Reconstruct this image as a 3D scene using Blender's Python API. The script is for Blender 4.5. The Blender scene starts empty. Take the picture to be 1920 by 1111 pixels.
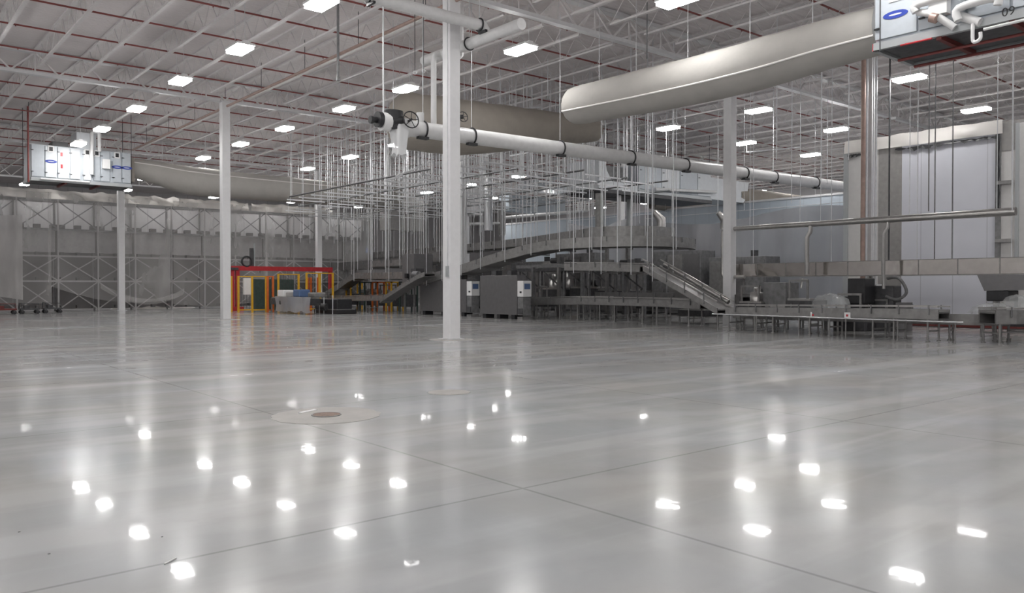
import bpy, math, random
from mathutils import Vector, Matrix, noise
random.seed(7)
scene = bpy.context.scene
COL = scene.collection
PI = math.pi

# ---------------------------------------------------------------- camera, world, exposure
F_PX, YAW, PITCH, EYE = 1521.0, math.radians(39.71), math.radians(-0.753), 1.5
cam_d = bpy.data.cameras.new('camera')
cam_d.sensor_width = 36.0
cam_d.lens = F_PX / 1920 * 36
cam_d.clip_end = 400
cam = bpy.data.objects.new('camera', cam_d)
COL.objects.link(cam)
cam.location = (0, 0, EYE)
cam.rotation_euler = (PI / 2 + PITCH, 0, -YAW)
scene.camera = cam
w = bpy.data.worlds.new('world'); scene.world = w; w.use_nodes = True
w.node_tree.nodes['Background'].inputs[0].default_value = (0.75, 0.78, 0.85, 1)
w.node_tree.nodes['Background'].inputs[1].default_value = 0.02
scene.view_settings.view_transform = 'Standard'
scene.view_settings.look = 'None'
scene.view_settings.gamma = 1
scene.view_settings.use_curve_mapping = False
scene.view_settings.exposure = 0.0
LAMP = 52.5          # strength of every ceiling lamp

# ---------------------------------------------------------------- pixel <-> place helpers
CF = Vector((math.sin(YAW) * math.cos(PITCH), math.cos(YAW) * math.cos(PITCH), math.sin(PITCH)))
CR = Vector((math.cos(YAW), -math.sin(YAW), 0))
CU = CR.cross(CF)
O = Vector((0, 0, EYE))
def ray(px, py): return CF + CR * ((px - 960) / F_PX) - CU * ((py - 555.5) / F_PX)
def onX(px, py, X): d = ray(px, py); return O + d * (X / d.x)
def onY(px, py, Y): d = ray(px, py); return O + d * (Y / d.y)
def onZ(px, py, Z): d = ray(px, py); return O + d * ((Z - EYE) / d.z)
def proj(p):
    q = Vector(p) - O; z = q.dot(CF)
    if z < 0.2: return None
    return (960 + F_PX * q.dot(CR) / z, 555.5 - F_PX * q.dot(CU) / z, z)
def seen(p, m=40):
    q = proj(p)
    return q is not None and -m < q[0] < 1920 + m and -m < q[1] < 1111 + m

# ---------------------------------------------------------------- materials
def nodes_of(m): return m.node_tree.nodes, m.node_tree.links
def mat(name, col, rough=0.5, metal=0.0, var=0.0, scale=6.0, bump=0.0, bscale=40.0, emis=None, spec=None):
    m = bpy.data.materials.new(name); m.use_nodes = True
    n, l = nodes_of(m); b = n['Principled BSDF']
    b.inputs['Roughness'].default_value = rough
    b.inputs['Metallic'].default_value = metal
    if spec is not None: b.inputs['Specular IOR Level'].default_value = spec
    tc = n.new('ShaderNodeTexCoord')
    nz = n.new('ShaderNodeTexNoise'); nz.inputs['Scale'].default_value = scale; nz.inputs['Detail'].default_value = 4
    l.new(tc.outputs['Object'], nz.inputs['Vector'])
    rp = n.new('ShaderNodeValToRGB')
    rp.color_ramp.elements[0].position = 0.3; rp.color_ramp.elements[1].position = 0.7
    rp.color_ramp.elements[0].color = tuple(c * (1 - var) for c in col) + (1,)
    rp.color_ramp.elements[1].color = tuple(min(1, c * (1 + var * .6)) for c in col) + (1,)
    l.new(nz.outputs['Fac'], rp.inputs[0]); l.new(rp.outputs[0], b.inputs['Base Color'])
    if bump:
        n2 = n.new('ShaderNodeTexNoise'); n2.inputs['Scale'].default_value = bscale
        l.new(tc.outputs['Object'], n2.inputs['Vector'])
        bp = n.new('ShaderNodeBump'); bp.inputs['Strength'].default_value = bump; bp.inputs['Distance'].default_value = 0.02
        l.new(n2.outputs['Fac'], bp.inputs['Height']); l.new(bp.outputs[0], b.inputs['Normal'])
    if emis:
        b.inputs['Emission Color'].default_value = (1, .985, .97, 1); b.inputs['Emission Strength'].default_value = emis
    return m

def film(name, col, alpha, rough=0.35):
    m = bpy.data.materials.new(name); m.use_nodes = True
    n, l = nodes_of(m); b = n['Principled BSDF']
    b.inputs['Base Color'].default_value = col + (1,); b.inputs['Roughness'].default_value = rough
    tr = n.new('ShaderNodeBsdfTransparent'); mx = n.new('ShaderNodeMixShader')
    tc = n.new('ShaderNodeTexCoord'); nz = n.new('ShaderNodeTexNoise')
    nz.inputs['Scale'].default_value = 0.5; nz.inputs['Detail'].default_value = 5
    mp = n.new('ShaderNodeMapping'); mp.inputs['Scale'].default_value = (1, 1, .35)
    l.new(tc.outputs['Object'], mp.inputs[0]); l.new(mp.outputs[0], nz.inputs['Vector'])
    mr = n.new('ShaderNodeMapRange'); mr.inputs[1].default_value = .3; mr.inputs[2].default_value = .7
    mr.inputs[3].default_value = max(0, alpha - .16); mr.inputs[4].default_value = min(1, alpha + .16)
    l.new(nz.outputs['Fac'], mr.inputs[0]); l.new(mr.outputs[0], mx.inputs[0])
    l.new(tr.outputs[0], mx.inputs[1]); l.new(b.outputs[0], mx.inputs[2])
    l.new(mx.outputs[0], n['Material Output'].inputs[0])
    return m

def floor_mat():
    m = bpy.data.materials.new('polished_concrete'); m.use_nodes = True
    n, l = nodes_of(m); b = n['Principled BSDF']
    tc = n.new('ShaderNodeTexCoord')
    def mapped(scale, rot=0):
        mp = n.new('ShaderNodeMapping'); mp.inputs['Scale'].default_value = scale; mp.inputs['Rotation'].default_value = (0, 0, rot)
        l.new(tc.outputs['Object'], mp.inputs[0]); return mp.outputs[0]
    def nz(vec, s, d=5, r=.55, dist=0):
        t = n.new('ShaderNodeTexNoise'); t.inputs['Scale'].default_value = s; t.inputs['Detail'].default_value = d
        t.inputs['Roughness'].default_value = r; t.inputs['Distortion'].default_value = dist
        l.new(vec, t.inputs['Vector']); return t.outputs['Fac']
    def math_(op, a, c, d=None):
        t = n.new('ShaderNodeMath'); t.operation = op
        for i, v in enumerate((a, c, d)):
            if v is None: continue
            if isinstance(v, (int, float)): t.inputs[i].default_value = v
            else: l.new(v, t.inputs[i])
        return t.outputs[0]
    def rng(v, a, c, d, e):
        t = n.new('ShaderNodeMapRange'); l.new(v, t.inputs[0])
        for i, x in enumerate((a, c, d, e)): t.inputs[i + 1].default_value = x
        return t.outputs[0]
    blotch = nz(mapped((1, 1, 1)), .28, 6, .6, .6)
    fine = nz(mapped((1, 1, 1)), 3.2, 8, .7)
    streak = nz(mapped((.05, .95, 1), .68), 1.6, 4, .5, .35)
    streak2 = nz(mapped((.8, .06, 1), .25), 1.3, 3, .5, .3)
    dirt = rng(nz(mapped((1, 1, 1)), .75, 3, .5, 1.2), .52, .72, 0, 1)
    # curved buffing and tyre marks
    wv = n.new('ShaderNodeTexWave'); wv.wave_type = 'RINGS'; wv.rings_direction = 'Z'
    mp = n.new('ShaderNodeMapping'); mp.inputs['Location'].default_value = (6, 26, 0)
    l.new(tc.outputs['Object'], mp.inputs[0]); l.new(mp.outputs[0], wv.inputs['Vector'])
    wv.inputs['Scale'].default_value = .22; wv.inputs['Distortion'].default_value = 5; wv.inputs['Detail'].default_value = 3; wv.inputs['Detail Scale'].default_value = .6
    ring = rng(wv.outputs['Fac'], .8, 1.0, 0, 1)
    v = math_('MULTIPLY_ADD', blotch, .36, .82)
    v = math_('MULTIPLY_ADD', fine, .10, math_('SUBTRACT', v, .05))
    v = math_('ADD', v, math_('MULTIPLY', rng(streak, .50, .68, 0, 1), .17))
    v = math_('ADD', v, math_('MULTIPLY', rng(streak2, .56, .72, 0, 1), .07))
    v = math_('ADD', v, math_('MULTIPLY', ring, .08))
    v = math_('SUBTRACT', v, math_('MULTIPLY', dirt, .07))
    # saw-cut joints
    sx = n.new('ShaderNodeSeparateXYZ'); l.new(tc.outputs['Object'], sx.inputs[0])
    def joint(o, off, period, amp):
        o2 = math_('ADD', o, math_('MULTIPLY', math_('SUBTRACT', blotch, .5), amp))
        q = math_('PINGPONG', math_('ADD', o2, off), period / 2)
        return rng(q, 0.004, 0.02, 1, 0)
    JP = onZ(980, 915, 0)
    jx = joint(sx.outputs[0], -JP.x + 4.69 * 12, 4.69, 0.0)
    jy = joint(sx.outputs[1], -JP.y + 4.75 * 12, 4.75, 0.0)
    j = math_('MAXIMUM', jx, jy)
    v = math_('MULTIPLY', v, math_('MULTIPLY_ADD', j, -.3, 1))
    cr = n.new('ShaderNodeValToRGB'); cr.color_ramp.elements[0].color = (.0, .0, .0, 1); cr.color_ramp.elements[1].color = (.435, .435, .435, 1)
    l.new(math_('MULTIPLY', v, .9), cr.inputs[0])
    warm = n.new('ShaderNodeMix'); warm.data_type = 'RGBA'; warm.blend_type = 'MULTIPLY'
    wr = n.new('ShaderNodeValToRGB'); wr.color_ramp.elements[0].position = .35; wr.color_ramp.elements[1].position = .65
    wr.color_ramp.elements[0].color = (.95, .975, 1, 1); wr.color_ramp.elements[1].color = (1, .975, .94, 1)
    l.new(nz(mapped((1, 1, 1)), .4, 3), wr.inputs[0])
    warm.inputs[0].default_value = 1; l.new(cr.outputs[0], warm.inputs[6]); l.new(wr.outputs[0], warm.inputs[7])
    l.new(warm.outputs[2], b.inputs['Base Color'])
    rr = math_('ADD', rng(blotch, .3, .7, .13, .2), math_('MULTIPLY', fine, .05))
    rr = math_('ADD', rr, math_('MULTIPLY', rng(streak, .5, .7, 0, 1), .08))
    l.new(rr, b.inputs['Roughness'])
    b.inputs['Specular IOR Level'].default_value = .16
    b.inputs['Coat Weight'].default_value = .24; b.inputs['Coat Roughness'].default_value = .035
    bp = n.new('ShaderNodeBump'); bp.inputs['Strength'].default_value = .045; bp.inputs['Distance'].default_value = .02
    l.new(nz(mapped((1, 1, 1)), 2.0, 3), bp.inputs['Height']); l.new(bp.outputs[0], b.inputs['Normal']); l.new(bp.outputs[0], b.inputs['Coat Normal'])
    return m

def deck_mat():
    m = mat('roof_deck', (.70, .66, .66), .75, var=.08, scale=.5)
    n, l = nodes_of(m); b = n['Principled BSDF']
    tc = n.new('ShaderNodeTexCoord'); wv = n.new('ShaderNodeTexWave'); wv.bands_direction = 'Y'; wv.inputs['Scale'].default_value = 1.6
    l.new(tc.outputs['Object'], wv.inputs['Vector'])
    bp = n.new('ShaderNodeBump'); bp.inputs['Strength'].default_value = .5; bp.inputs['Distance'].default_value = .04
    l.new(wv.outputs['Fac'], bp.inputs['Height']); l.new(bp.outputs[0], b.inputs['Normal'])
    return m

def panel_mat(name, col, rough, period, metal=0, axis=0, dark=.6, var=.05):
    m = mat(name, col, rough, metal, var=var, scale=.6)
    n, l = nodes_of(m); b = n['Principled BSDF']
    src = b.inputs['Base Color'].links[0].from_socket
    tc = n.new('ShaderNodeTexCoord'); s = n.new('ShaderNodeSeparateXYZ'); l.new(tc.outputs['Object'], s.inputs[0])
    pp = n.new('ShaderNodeMath'); pp.operation = 'PINGPONG'; pp.inputs[1].default_value = period / 2; l.new(s.outputs[axis], pp.inputs[0])
    mr = n.new('ShaderNodeMapRange'); mr.inputs[1].default_value = .008; mr.inputs[2].default_value = .02; mr.inputs[3].default_value = dark; mr.inputs[4].default_value = 1
    l.new(pp.outputs[0], mr.inputs[0])
    mx = n.new('ShaderNodeMix'); mx.data_type = 'RGBA'; mx.blend_type = 'MULTIPLY'; mx.inputs[0].default_value = 1
    l.new(src, mx.inputs[6]); l.new(mr.outputs[0], mx.inputs[7]); l.new(mx.outputs[2], b.inputs['Base Color'])
    return m

M = dict(
    floor=floor_mat(), deck=deck_mat(),
    wall=panel_mat('painted_wall', (.55, .54, .55), .7, 1.2),
    steelw=mat('white_painted_steel', (.66, .66, .67), .45, var=.05),
    joist=mat('primer_white_steel', (.70, .675, .675), .55, var=.06),
    colm=mat('column_paint', (.78, .78, .79), .35, var=.03),
    lamp=mat('lamp_diffuser', (.9, .9, .9), .4, emis=LAMP),
    house=mat('lamp_housing', (.8, .8, .8), .4),
    red=mat('red_sprinkler_paint', (.24, .06, .055), .5, var=.15),
    copper=mat('copper_pipe', (.42, .30, .26), .4, metal=.25, var=.15),
    insul=mat('white_pipe_jacket', (.74, .74, .74), .35, var=.06, bump=.15, bscale=8),
    black=mat('black_paint', (.025, .025, .028), .4, var=.2),
    dark=mat('dark_machine_steel', (.09, .09, .095), .5, metal=.3, var=.3),
    mid=mat('grey_machine_paint', (.22, .22, .225), .45, metal=.2, var=.25),
    ss=mat('stainless_steel', (.50, .49, .48), .3, metal=.85, var=.12, bump=.05, bscale=3),
    ssm=mat('mirror_stainless', (.60, .57, .54), .1, metal=1, var=.06, bump=.9, bscale=1.1), ssb=mat('bright_stainless', (.66, .67, .69), .25, metal=.5),
    ssd=mat('dull_stainless', (.30, .295, .29), .42, metal=.6, var=.18),
    pan=mat('conveyor_pan_steel', (.20, .195, .195), .4, metal=.6, var=.15),
    cab=mat('brushed_cabinet_steel', (.20, .195, .2), .38, metal=.55, var=.06),
    zinc=mat('zinc_plated_rod', (.72, .73, .75), .35, metal=.25, var=.1),
    fabric=mat('duct_fabric', (.41, .395, .37), .9, var=.06, scale=2, bump=.5, bscale=4),
    bluefilm=film('blue_film', (.30, .40, .75), .6), wrapm=film('white_wrap', (.86, .87, .88), .88), filmh=film('half_clear_film', (.70, .68, .67), .5), tan=mat('shaded_tan_fabric', (.33, .30, .265), .9, var=.08, scale=2, bump=.5, bscale=4),  # tan: darker duct fabric, shade of the duct behind the pipe in its colour
    seam=mat('fabric_seam', (.80, .77, .75), .8),
    ahu=mat('unit_panel_blue_grey', (.50, .54, .58), .4, metal=.1, var=.05),
    ahul=mat('unit_panel_light', (.70, .73, .76), .4, var=.04),
    trim=mat('unit_rail_grey', (.42, .44, .45), .4, metal=.3),
    blue=mat('blue_badge', (.03, .06, .35), .4),
    white=mat('white_plastic', (.82, .82, .82), .4, var=.03),
    yellow=mat('safety_yellow', (.75, .42, .03), .45, var=.1),
    orange=mat('safety_orange', (.70, .16, .03), .45, var=.1),
    redp=mat('red_machine_paint', (.50, .03, .04), .4, var=.15),
    green=mat('dark_green_guard', (.05, .08, .07), .5, var=.2),
    maroon=mat('maroon_channel', (.16, .03, .025), .5, var=.2),
    encl=panel_mat('enclosure_panel', (.70, .71, .77), .4, 1.13, axis=1, dark=.75),
    encg=mat('galvanised_panel', (.34, .33, .32), .35, metal=.4, var=.1),
    encw=mat('white_door_panel', (.66, .65, .64), .4, var=.04),
    bluew=panel_mat('blue_grey_panel', (.48, .54, .60), .45, 1.13, axis=1, dark=.8),
    film=film('plastic_film', (.74, .73, .72), .27), curtain=film('grey_plastic_curtain', (.36, .36, .38), .78), filmd=film('folded_plastic_film', (.84, .81, .77), .84),
    filmw=film('clear_wrap', (.66, .68, .68), .34, .2),
    backing=mat('grey_backing', (.20, .19, .19), .8, var=.12, scale=.5),
    rackc=mat('rack_galvanised', (.42, .41, .41), .5, metal=.2, var=.08),
    rackd=mat('rack_dark', (.16, .155, .155), .6, var=.2),
    patch=mat('floor_patch', (.37, .355, .335), .5, var=.12, scale=4),
    iron=mat('drain_iron', (.20, .13, .10), .6, var=.3, scale=20),
    tape=mat('white_tape', (.8, .8, .8), .4), glass=mat('blue_screen', (.10, .16, .30), .15),
)

# ---------------------------------------------------------------- mesh building
class MB:
    def __init__(s): s.v = []; s.f = []; s.sm = []
    def add(s, vs, fs, smooth=False):
        o = len(s.v); s.v += [tuple(v) for v in vs]; s.f += [tuple(i + o for i in f) for f in fs]; s.sm += [smooth] * len(fs); return s
    def box(s, x0, y0, z0, x1, y1, z1):
        x0, x1 = sorted((x0, x1)); y0, y1 = sorted((y0, y1)); z0, z1 = sorted((z0, z1))
        return s.add([(x0, y0, z0), (x1, y0, z0), (x1, y1, z0), (x0, y1, z0), (x0, y0, z1), (x1, y0, z1), (x1, y1, z1), (x0, y1, z1)],
                     [(0, 3, 2, 1), (4, 5, 6, 7), (0, 1, 5, 4), (1, 2, 6, 5), (2, 3, 7, 6), (3, 0, 4, 7)])
    def beam(s, a, b, w, h):
        a, b = Vector(a), Vector(b); d = (b - a).normalized()
        up = Vector((0, 0, 1)) if abs(d.z) < .95 else Vector((0, 1, 0))
        r = d.cross(up).normalized() * (w / 2); u = r.cross(d).normalized() * (h / 2)
        vs = [a - r - u, a + r - u, a + r + u, a - r + u, b - r - u, b + r - u, b + r + u, b - r + u]
        return s.add(vs, [(0, 1, 2, 3), (4, 7, 6, 5), (0, 4, 5, 1), (1, 5, 6, 2), (2, 6, 7, 3), (3, 7, 4, 0)])
    def tube(s, path, r, n=8, closed=False, caps=True):
        P = [Vector(p) for p in path]; k = len(P); R = r if isinstance(r, (list, tuple)) else [r] * k
        vs, fs, prev = [], [], None
        for i, p in enumerate(P):
            if closed: d = (P[(i + 1) % k] - P[i - 1]).normalized()
            else: d = (P[min(i + 1, k - 1)] - P[max(i - 1, 0)]).normalized()
            if prev is None:
                up = Vector((0, 0, 1)) if abs(d.z) < .9 else Vector((1, 0, 0))
                e1 = d.cross(up).normalized()
            else: e1 = (prev - d * prev.dot(d)).normalized()
            prev = e1; e2 = d.cross(e1)
            for j in range(n):
                t = 2 * PI * j / n; vs.append(p + (e1 * math.cos(t) + e2 * math.sin(t)) * R[i])
        for i in range(k if closed else k - 1):
            for j in range(n):
                a, b = i * n, ((i + 1) % k) * n
                fs.append((a + j, a + (j + 1) % n, b + (j + 1) % n, b + j))
        s.add(vs, fs, True)
        if caps and not closed:
            s.add(vs[:n], [tuple(range(n))[::-1]]); s.add(vs[-n:], [tuple(range(n))])
        return s
    def ring(s, c, axis, R, r, n=20, m=6):
        c = Vector(c); ax = Vector(axis).normalized(); e1 = ax.orthogonal().normalized(); e2 = ax.cross(e1)
        return s.tube([c + (e1 * math.cos(2 * PI * i / n) + e2 * math.sin(2 * PI * i / n)) * R for i in range(n)], r, m, closed=True)
    def sweep(s, path, prof):
        """closed profile of (side, up) swept level along a path"""
        P = [Vector(p) for p in path]; k = len(P); n = len(prof); vs = []; fs = []
        for i, p in enumerate(P):
            d = P[min(i + 1, k - 1)] - P[max(i - 1, 0)]; d.z = 0; d.normalize(); r = Vector((d.y, -d.x, 0))
            vs += [p + r * a + Vector((0, 0, b)) for a, b in prof]
        for i in range(k - 1):
            for j in range(n): fs.append((i * n + j, (i + 1) * n + j, (i + 1) * n + (j + 1) % n, i * n + (j + 1) % n))
        fs.append(tuple(range(n))); fs.append(tuple(range((k - 1) * n, k * n))[::-1])
        return s.add(vs, fs)
    def rsweep(s, path, x0, x1, z0, z1): return s.sweep(path, [(x0, z0), (x1, z0), (x1, z1), (x0, z1)])
    def prism(s, pts, d):
        pts = [Vector(p) for p in pts]; d = Vector(d); n = len(pts)
        return s.add(pts + [p + d for p in pts], [tuple(range(n))[::-1], tuple(range(n, 2 * n))] + [(i, (i + 1) % n, n + (i + 1) % n, n + i) for i in range(n)])
    def build(s, name, m, parent=None, bevel=0):
        me = bpy.data.meshes.new(name)
        off = Vector((0, 0, 0))
        if parent is not None:
            q = parent
            while q is not None: off += q.location; q = q.parent
        base = off
        if parent is None and s.v:
            xs, ys, zs = zip(*s.v); base = Vector(((min(xs) + max(xs)) / 2, (min(ys) + max(ys)) / 2, min(zs)))
        me.from_pydata([(v[0] - base.x, v[1] - base.y, v[2] - base.z) for v in s.v], [], s.f)
        me.polygons.foreach_set('use_smooth', s.sm); me.materials.append(m if not isinstance(m, str) else M[m]); me.update()
        o = bpy.data.objects.new(name, me); COL.objects.link(o)
        if parent is not None: o.parent = parent
        else: o.location = base
        if bevel:
            b = o.modifiers.new('bevel', 'BEVEL'); b.width = bevel; b.segments = 2; b.limit_method = 'ANGLE'
        return o

def tag(o, label, cat, group=None):
    o['label'] = label; o['category'] = cat
    if group: o['group'] = group
    return o
def thing(name, label, cat, loc, group=None):
    o = bpy.data.objects.new(name, None); COL.objects.link(o); o.location = loc; o.empty_display_size = .2
    return tag(o, label, cat, group)
def struct(o): o['kind'] = 'structure'; return o
KIDS = {}
def copy_tree(o, parent=None):
    c = o.copy(); COL.objects.link(c)
    if parent is not None: c.parent = parent
    for ch in [x for x in list(o.children)]: copy_tree(ch, c)
    return c
ORD = ['first', 'second', 'third', 'fourth', 'fifth', 'sixth', 'seventh', 'eighth', 'ninth', 'tenth', 'eleventh', 'twelfth', 'thirteenth', 'fourteenth', 'fifteenth', 'sixteenth', 'seventeenth', 'eighteenth', 'nineteenth', 'twentieth']
def ordw(i):
    if i < 20: return ORD[i]
    i += 1
    tens = ['twenty', 'thirty', 'forty', 'fifty', 'sixty', 'seventy', 'eighty', 'ninety'][i // 10 - 2]
    return (tens[:-1] + 'ieth') if i % 10 == 0 else tens + '-' + ORD[i % 10 - 1]
def smooth_path(pts, sub=6):
    P = [Vector(p) for p in pts]; out = []
    for i in range(len(P) - 1):
        p0, p1, p2, p3 = P[max(i - 1, 0)], P[i], P[i + 1], P[min(i + 2, len(P) - 1)]
        for k in range(sub):
            t = k / sub
            out.append(0.5 * ((2 * p1) + (p2 - p0) * t + (2 * p0 - 5 * p1 + 4 * p2 - p3) * t * t + (3 * p1 - p0 - 3 * p2 + p3) * t ** 3))
    out.append(P[-1]); return out

# ---------------------------------------------------------------- hall
DECK, JB, GB = 10.6, 9.78, 9.62
TOP = DECK - .03
XG = [13.27 + 13.07 * k for k in range(-1, 4)]      # column lines across
YG = [18.64 + 17.31 * k for k in range(-1, 4)]      # column lines along
X0, X1, Y0, Y1 = -12.0, 64.0, -14.0, 84.0
struct(MB().box(X0, Y0, -.2, X1, Y1, 0).build('floor', 'floor')).location
fl = bpy.data.objects['floor']
for v in fl.data.vertices: v.co += fl.location
fl.location = (0, 0, 0)
struct(MB().box(X0, Y0, DECK, X1, Y1, DECK + .2).build('ceiling', 'deck'))
struct(MB().box(X0 - .3, Y0, 0, X0, Y1, DECK).build('wall_left', 'wall'))
struct(MB().box(X1, Y0, 0, X1 + .3, Y1, DECK).build('wall_right', 'wall'))
struct(MB().box(X0, Y1, 0, X1, Y1 + .3, DECK).build('wall_back', 'wall'))
struct(MB().box(X0, Y0 - .3, 0, X1, Y0, DECK).build('wall_front', 'wall'))

# ---- columns
CW = .36
def column(x, y, label, zt=GB, wd=CW, conduit=False):
    t = thing('steel_column', label, 'column', (x, y, 0), 'white steel columns')
    h = wd / 2
    m = MB().box(x - h, y - h, .02, x + h, y + h, zt)
    m.build('shaft', 'colm', t, bevel=.02)
    MB().box(x - h - .09, y - h - .09, 0, x + h + .09, y + h + .09, .025).build('base_plate', 'steelw', t)
    MB().box(x - h - .06, y - h - .06, zt, x + h + .06, y + h + .06, zt + .04).build('cap_plate', 'steelw', t)
    if conduit:
        MB().tube([(x - h - .012, y - h * .45, 2.05), (x - h - .012, y - h * .45, zt)], .016, 6).build('conduit', 'zinc', t)
        MB().box(x - h - .05, y - h * .45 - .05, 1.75, x - h, y - h * .45 + .05, 2.05).build('junction_box', 'trim', t)
    return t
column(XG[1], YG[1], 'white steel column nearest the camera with a conduit and switch box', conduit=True)
column(XG[1], YG[2], 'white steel column in the middle of the open floor, left of the nearest column')
column(XG[1], YG[3], 'slender white steel column in front of the racks, below the left air unit')
column(XG[2], YG[1], 'white steel column rising behind the long stainless duct on the right')
column(XG[2], YG[2], 'white steel column half hidden just right of the nearest column')
column(XG[2], YG[3], 'far white steel column beside the hanging rods at the rack end')
column(XG[3], YG[2], 'white steel column behind the far end of the curved conveyor')
column(XG[3], YG[3], 'farthest white steel column deep among the hanging rods')

# ---- roof joists and girders
bay = ['nearest', 'second', 'third', 'farthest']
L = 17.31
proto = None; nj = 0
STEP = 13.07 / 8
for b in range(4):
    y0 = YG[0] + b * L; cnt = 0
    for k in range(-14, 31):
        x = 13.27 + STEP * (k + .5)
        if x < X0 + .5 or x > X1 - .5: continue
        if not any(seen((x, y0 + L * q / 8, JB), 10) for q in range(9)): continue
        lab = 'white open-web roof joist, %s from the left in the %s roof bay' % (ordw(cnt), bay[b]); cnt += 1
        if proto is None:
            t = thing('roof_joist', lab, 'joist', (x, y0 + L / 2, JB), 'open-web roof joists'); proto = t
            c = y0 + L / 2; h = L / 2 - .1
            MB().box(x - .07, c - h - .1, DECK - .07, x + .07, c + h + .1, DECK).build('top_chord', 'joist', t)
            MB().box(x - .055, c - h + .6, JB, x + .055, c + h - .6, JB + .06).build('bottom_chord', 'joist', t)
            m = MB(); n = 28; zs = (JB + .05, DECK - .05)
            for i in range(n):
                ya, yb = c - h + 2 * h * i / n, c - h + 2 * h * (i + 1) / n
                m.tube([(x, ya, zs[(i + 1) % 2]), (x, yb, zs[i % 2])], .014, 4, caps=False)
            m.build('web', 'joist', t)
        else:
            t = copy_tree(proto); t.location = (x, y0 + L / 2, JB); t['label'] = lab
        nj += 1
gproto = None
for j, y in enumerate(YG[:5]):
    cnt = 0
    for k in range(-2, 4):
        xa = 13.27 + 13.07 * k; c = xa + 6.535
        if not any(seen((xa + 13.07 * q / 8, y, GB), 10) for q in range(9)): continue
        if xa < X0 - 3: continue
        lab = 'white truss girder carrying the joists, %s from the left on the %s column line' % (ordw(cnt), ordw(j)); cnt += 1
        if gproto is None:
            t = thing('roof_girder', lab, 'girder', (c, y, GB), 'truss girders'); gproto = t
            MB().box(xa, y - .13, DECK - .14, xa + 13.07, y + .13, DECK - .02).build('top_chord', 'steelw', t)
            MB().box(xa + .25, y - .13, GB, xa + 12.82, y + .13, GB + .12).build('bottom_chord', 'steelw', t)
            m = MB(); n = 16
            for i in range(n):
                a, bb = xa + 13.07 * i / n, xa + 13.07 * (i + 1) / n
                m.beam((a, y, (GB + .1, DECK - .1)[i % 2]), (bb, y, (GB + .1, DECK - .1)[(i + 1) % 2]), .05, .06)
                if i % 2: m.beam((a, y, GB + .1), (a, y, DECK - .1), .05, .05)
            m.build('web', 'joist', t)
        else:
            t = copy_tree(gproto); t.location = (c, y, GB); t['label'] = lab

# ---- sprinkler pipes
cnt = 0
for k in range(-5, 15):
    y = 24.75 + 2.95 * k
    if any(abs(y - g) < .5 for g in YG): y += .7
    xs = [x for x in [X0 + 1 + i * .5 for i in range(int((X1 - X0 - 2) / .5))] if seen((x, y, 10), 60)]
    if len(xs) < 8: continue
    a, b = xs[0], xs[-1]
    t = thing('sprinkler_pipe', 'thin red sprinkler pipe threading the joists, %s one counting from the camera' % ordw(cnt), 'pipe', ((a + b) / 2, y, 10.0), 'red sprinkler pipes'); cnt += 1
    MB().tube([(a, y, 9.98), (b, y, 9.98)], .03, 6).build('pipe_run', 'red', t)
    m = MB(); x = a + 1
    while x < b:
        m.tube([(x, y, 9.92), (x, y, 9.99)], .02, 6); x += 3.3
    m.build('sprinkler_head', 'red', t)['kind'] = 'stuff'

# ---- ceiling lamps
LZ = 8.87
def make_lamp(p, lab):
    x, y, z = p
    t = thing('high_bay_light', lab, 'lamp', (x, y, z), 'high bay lamps')
    hx, hy = .25, .5
    m = MB().box(x - hx - .03, y - hy - .03, z + .06, x + hx + .03, y + hy + .03, z + .13)
    m.prism([(x - .12, y - hy, z + .13), (x + .12, y - hy, z + .13), (x + .08, y - hy, z + .2), (x - .08, y - hy, z + .2)], (0, 2 * hy, 0))
    m.build('housing', 'house', t)
    MB().box(x - hx, y - hy, z - .035, x + hx, y + hy, z + .06).build('diffuser', 'lamp', t)
    for sy in (-.4, .4): MB().tube([(x, y + sy, z + .12), (x, y + sy, TOP)], .008, 4).build('suspension_cable', 'zinc', t)
    return t
lamp0 = None; placed = []
def lamp(p, lab):
    global lamp0
    if lamp0 is None: lamp0 = make_lamp(p, lab); t = lamp0
    else: t = copy_tree(lamp0); t.location = p; t['label'] = lab
    placed.append(p); return t
PX = {'row left of nearest column': [(603, 8), (450, 94), (338, 153), (256, 205), (191, 243)],
      'row behind nearest column': [(1270, 3), (976, 95), (760, 168), (645, 205), (534, 242), (451, 271), (381, 297)],
      'row above the hanging rods': [(745, 272), (657, 295), (577, 317)],
      'row above the large fabric duct': [(1705, 148), (1422, 208), (1253, 241)],
      'row above the white enclosure': [(1830, 207), (1568, 244), (1397, 269), (1080, 314), (973, 331), (880, 347)],
      'row at the far right end': [(1520, 291), (935, 347 - 56)]}
for rn, pts in PX.items():
    for i, (px, py) in enumerate(pts):
        if (px, py) == (935, 291): continue
        lamp(tuple(onZ(px, py, LZ)), 'glowing high bay lamp, %s from the camera, %s' % (ordw(i), rn))
# small ones far away
for px, py, wh in [(238, 357, 'above the third column'), (46, 346, 'at the left edge below the air unit'), (401, 370, 'just left of the middle column'), (547, 379, 'above the rack end'), (673, 388, 'low among the far rods'), (948, 392, 'low behind the stainless riser')]:
    lamp(tuple(onZ(px, py, LZ)), 'tiny distant high bay lamp %s' % wh)
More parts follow.
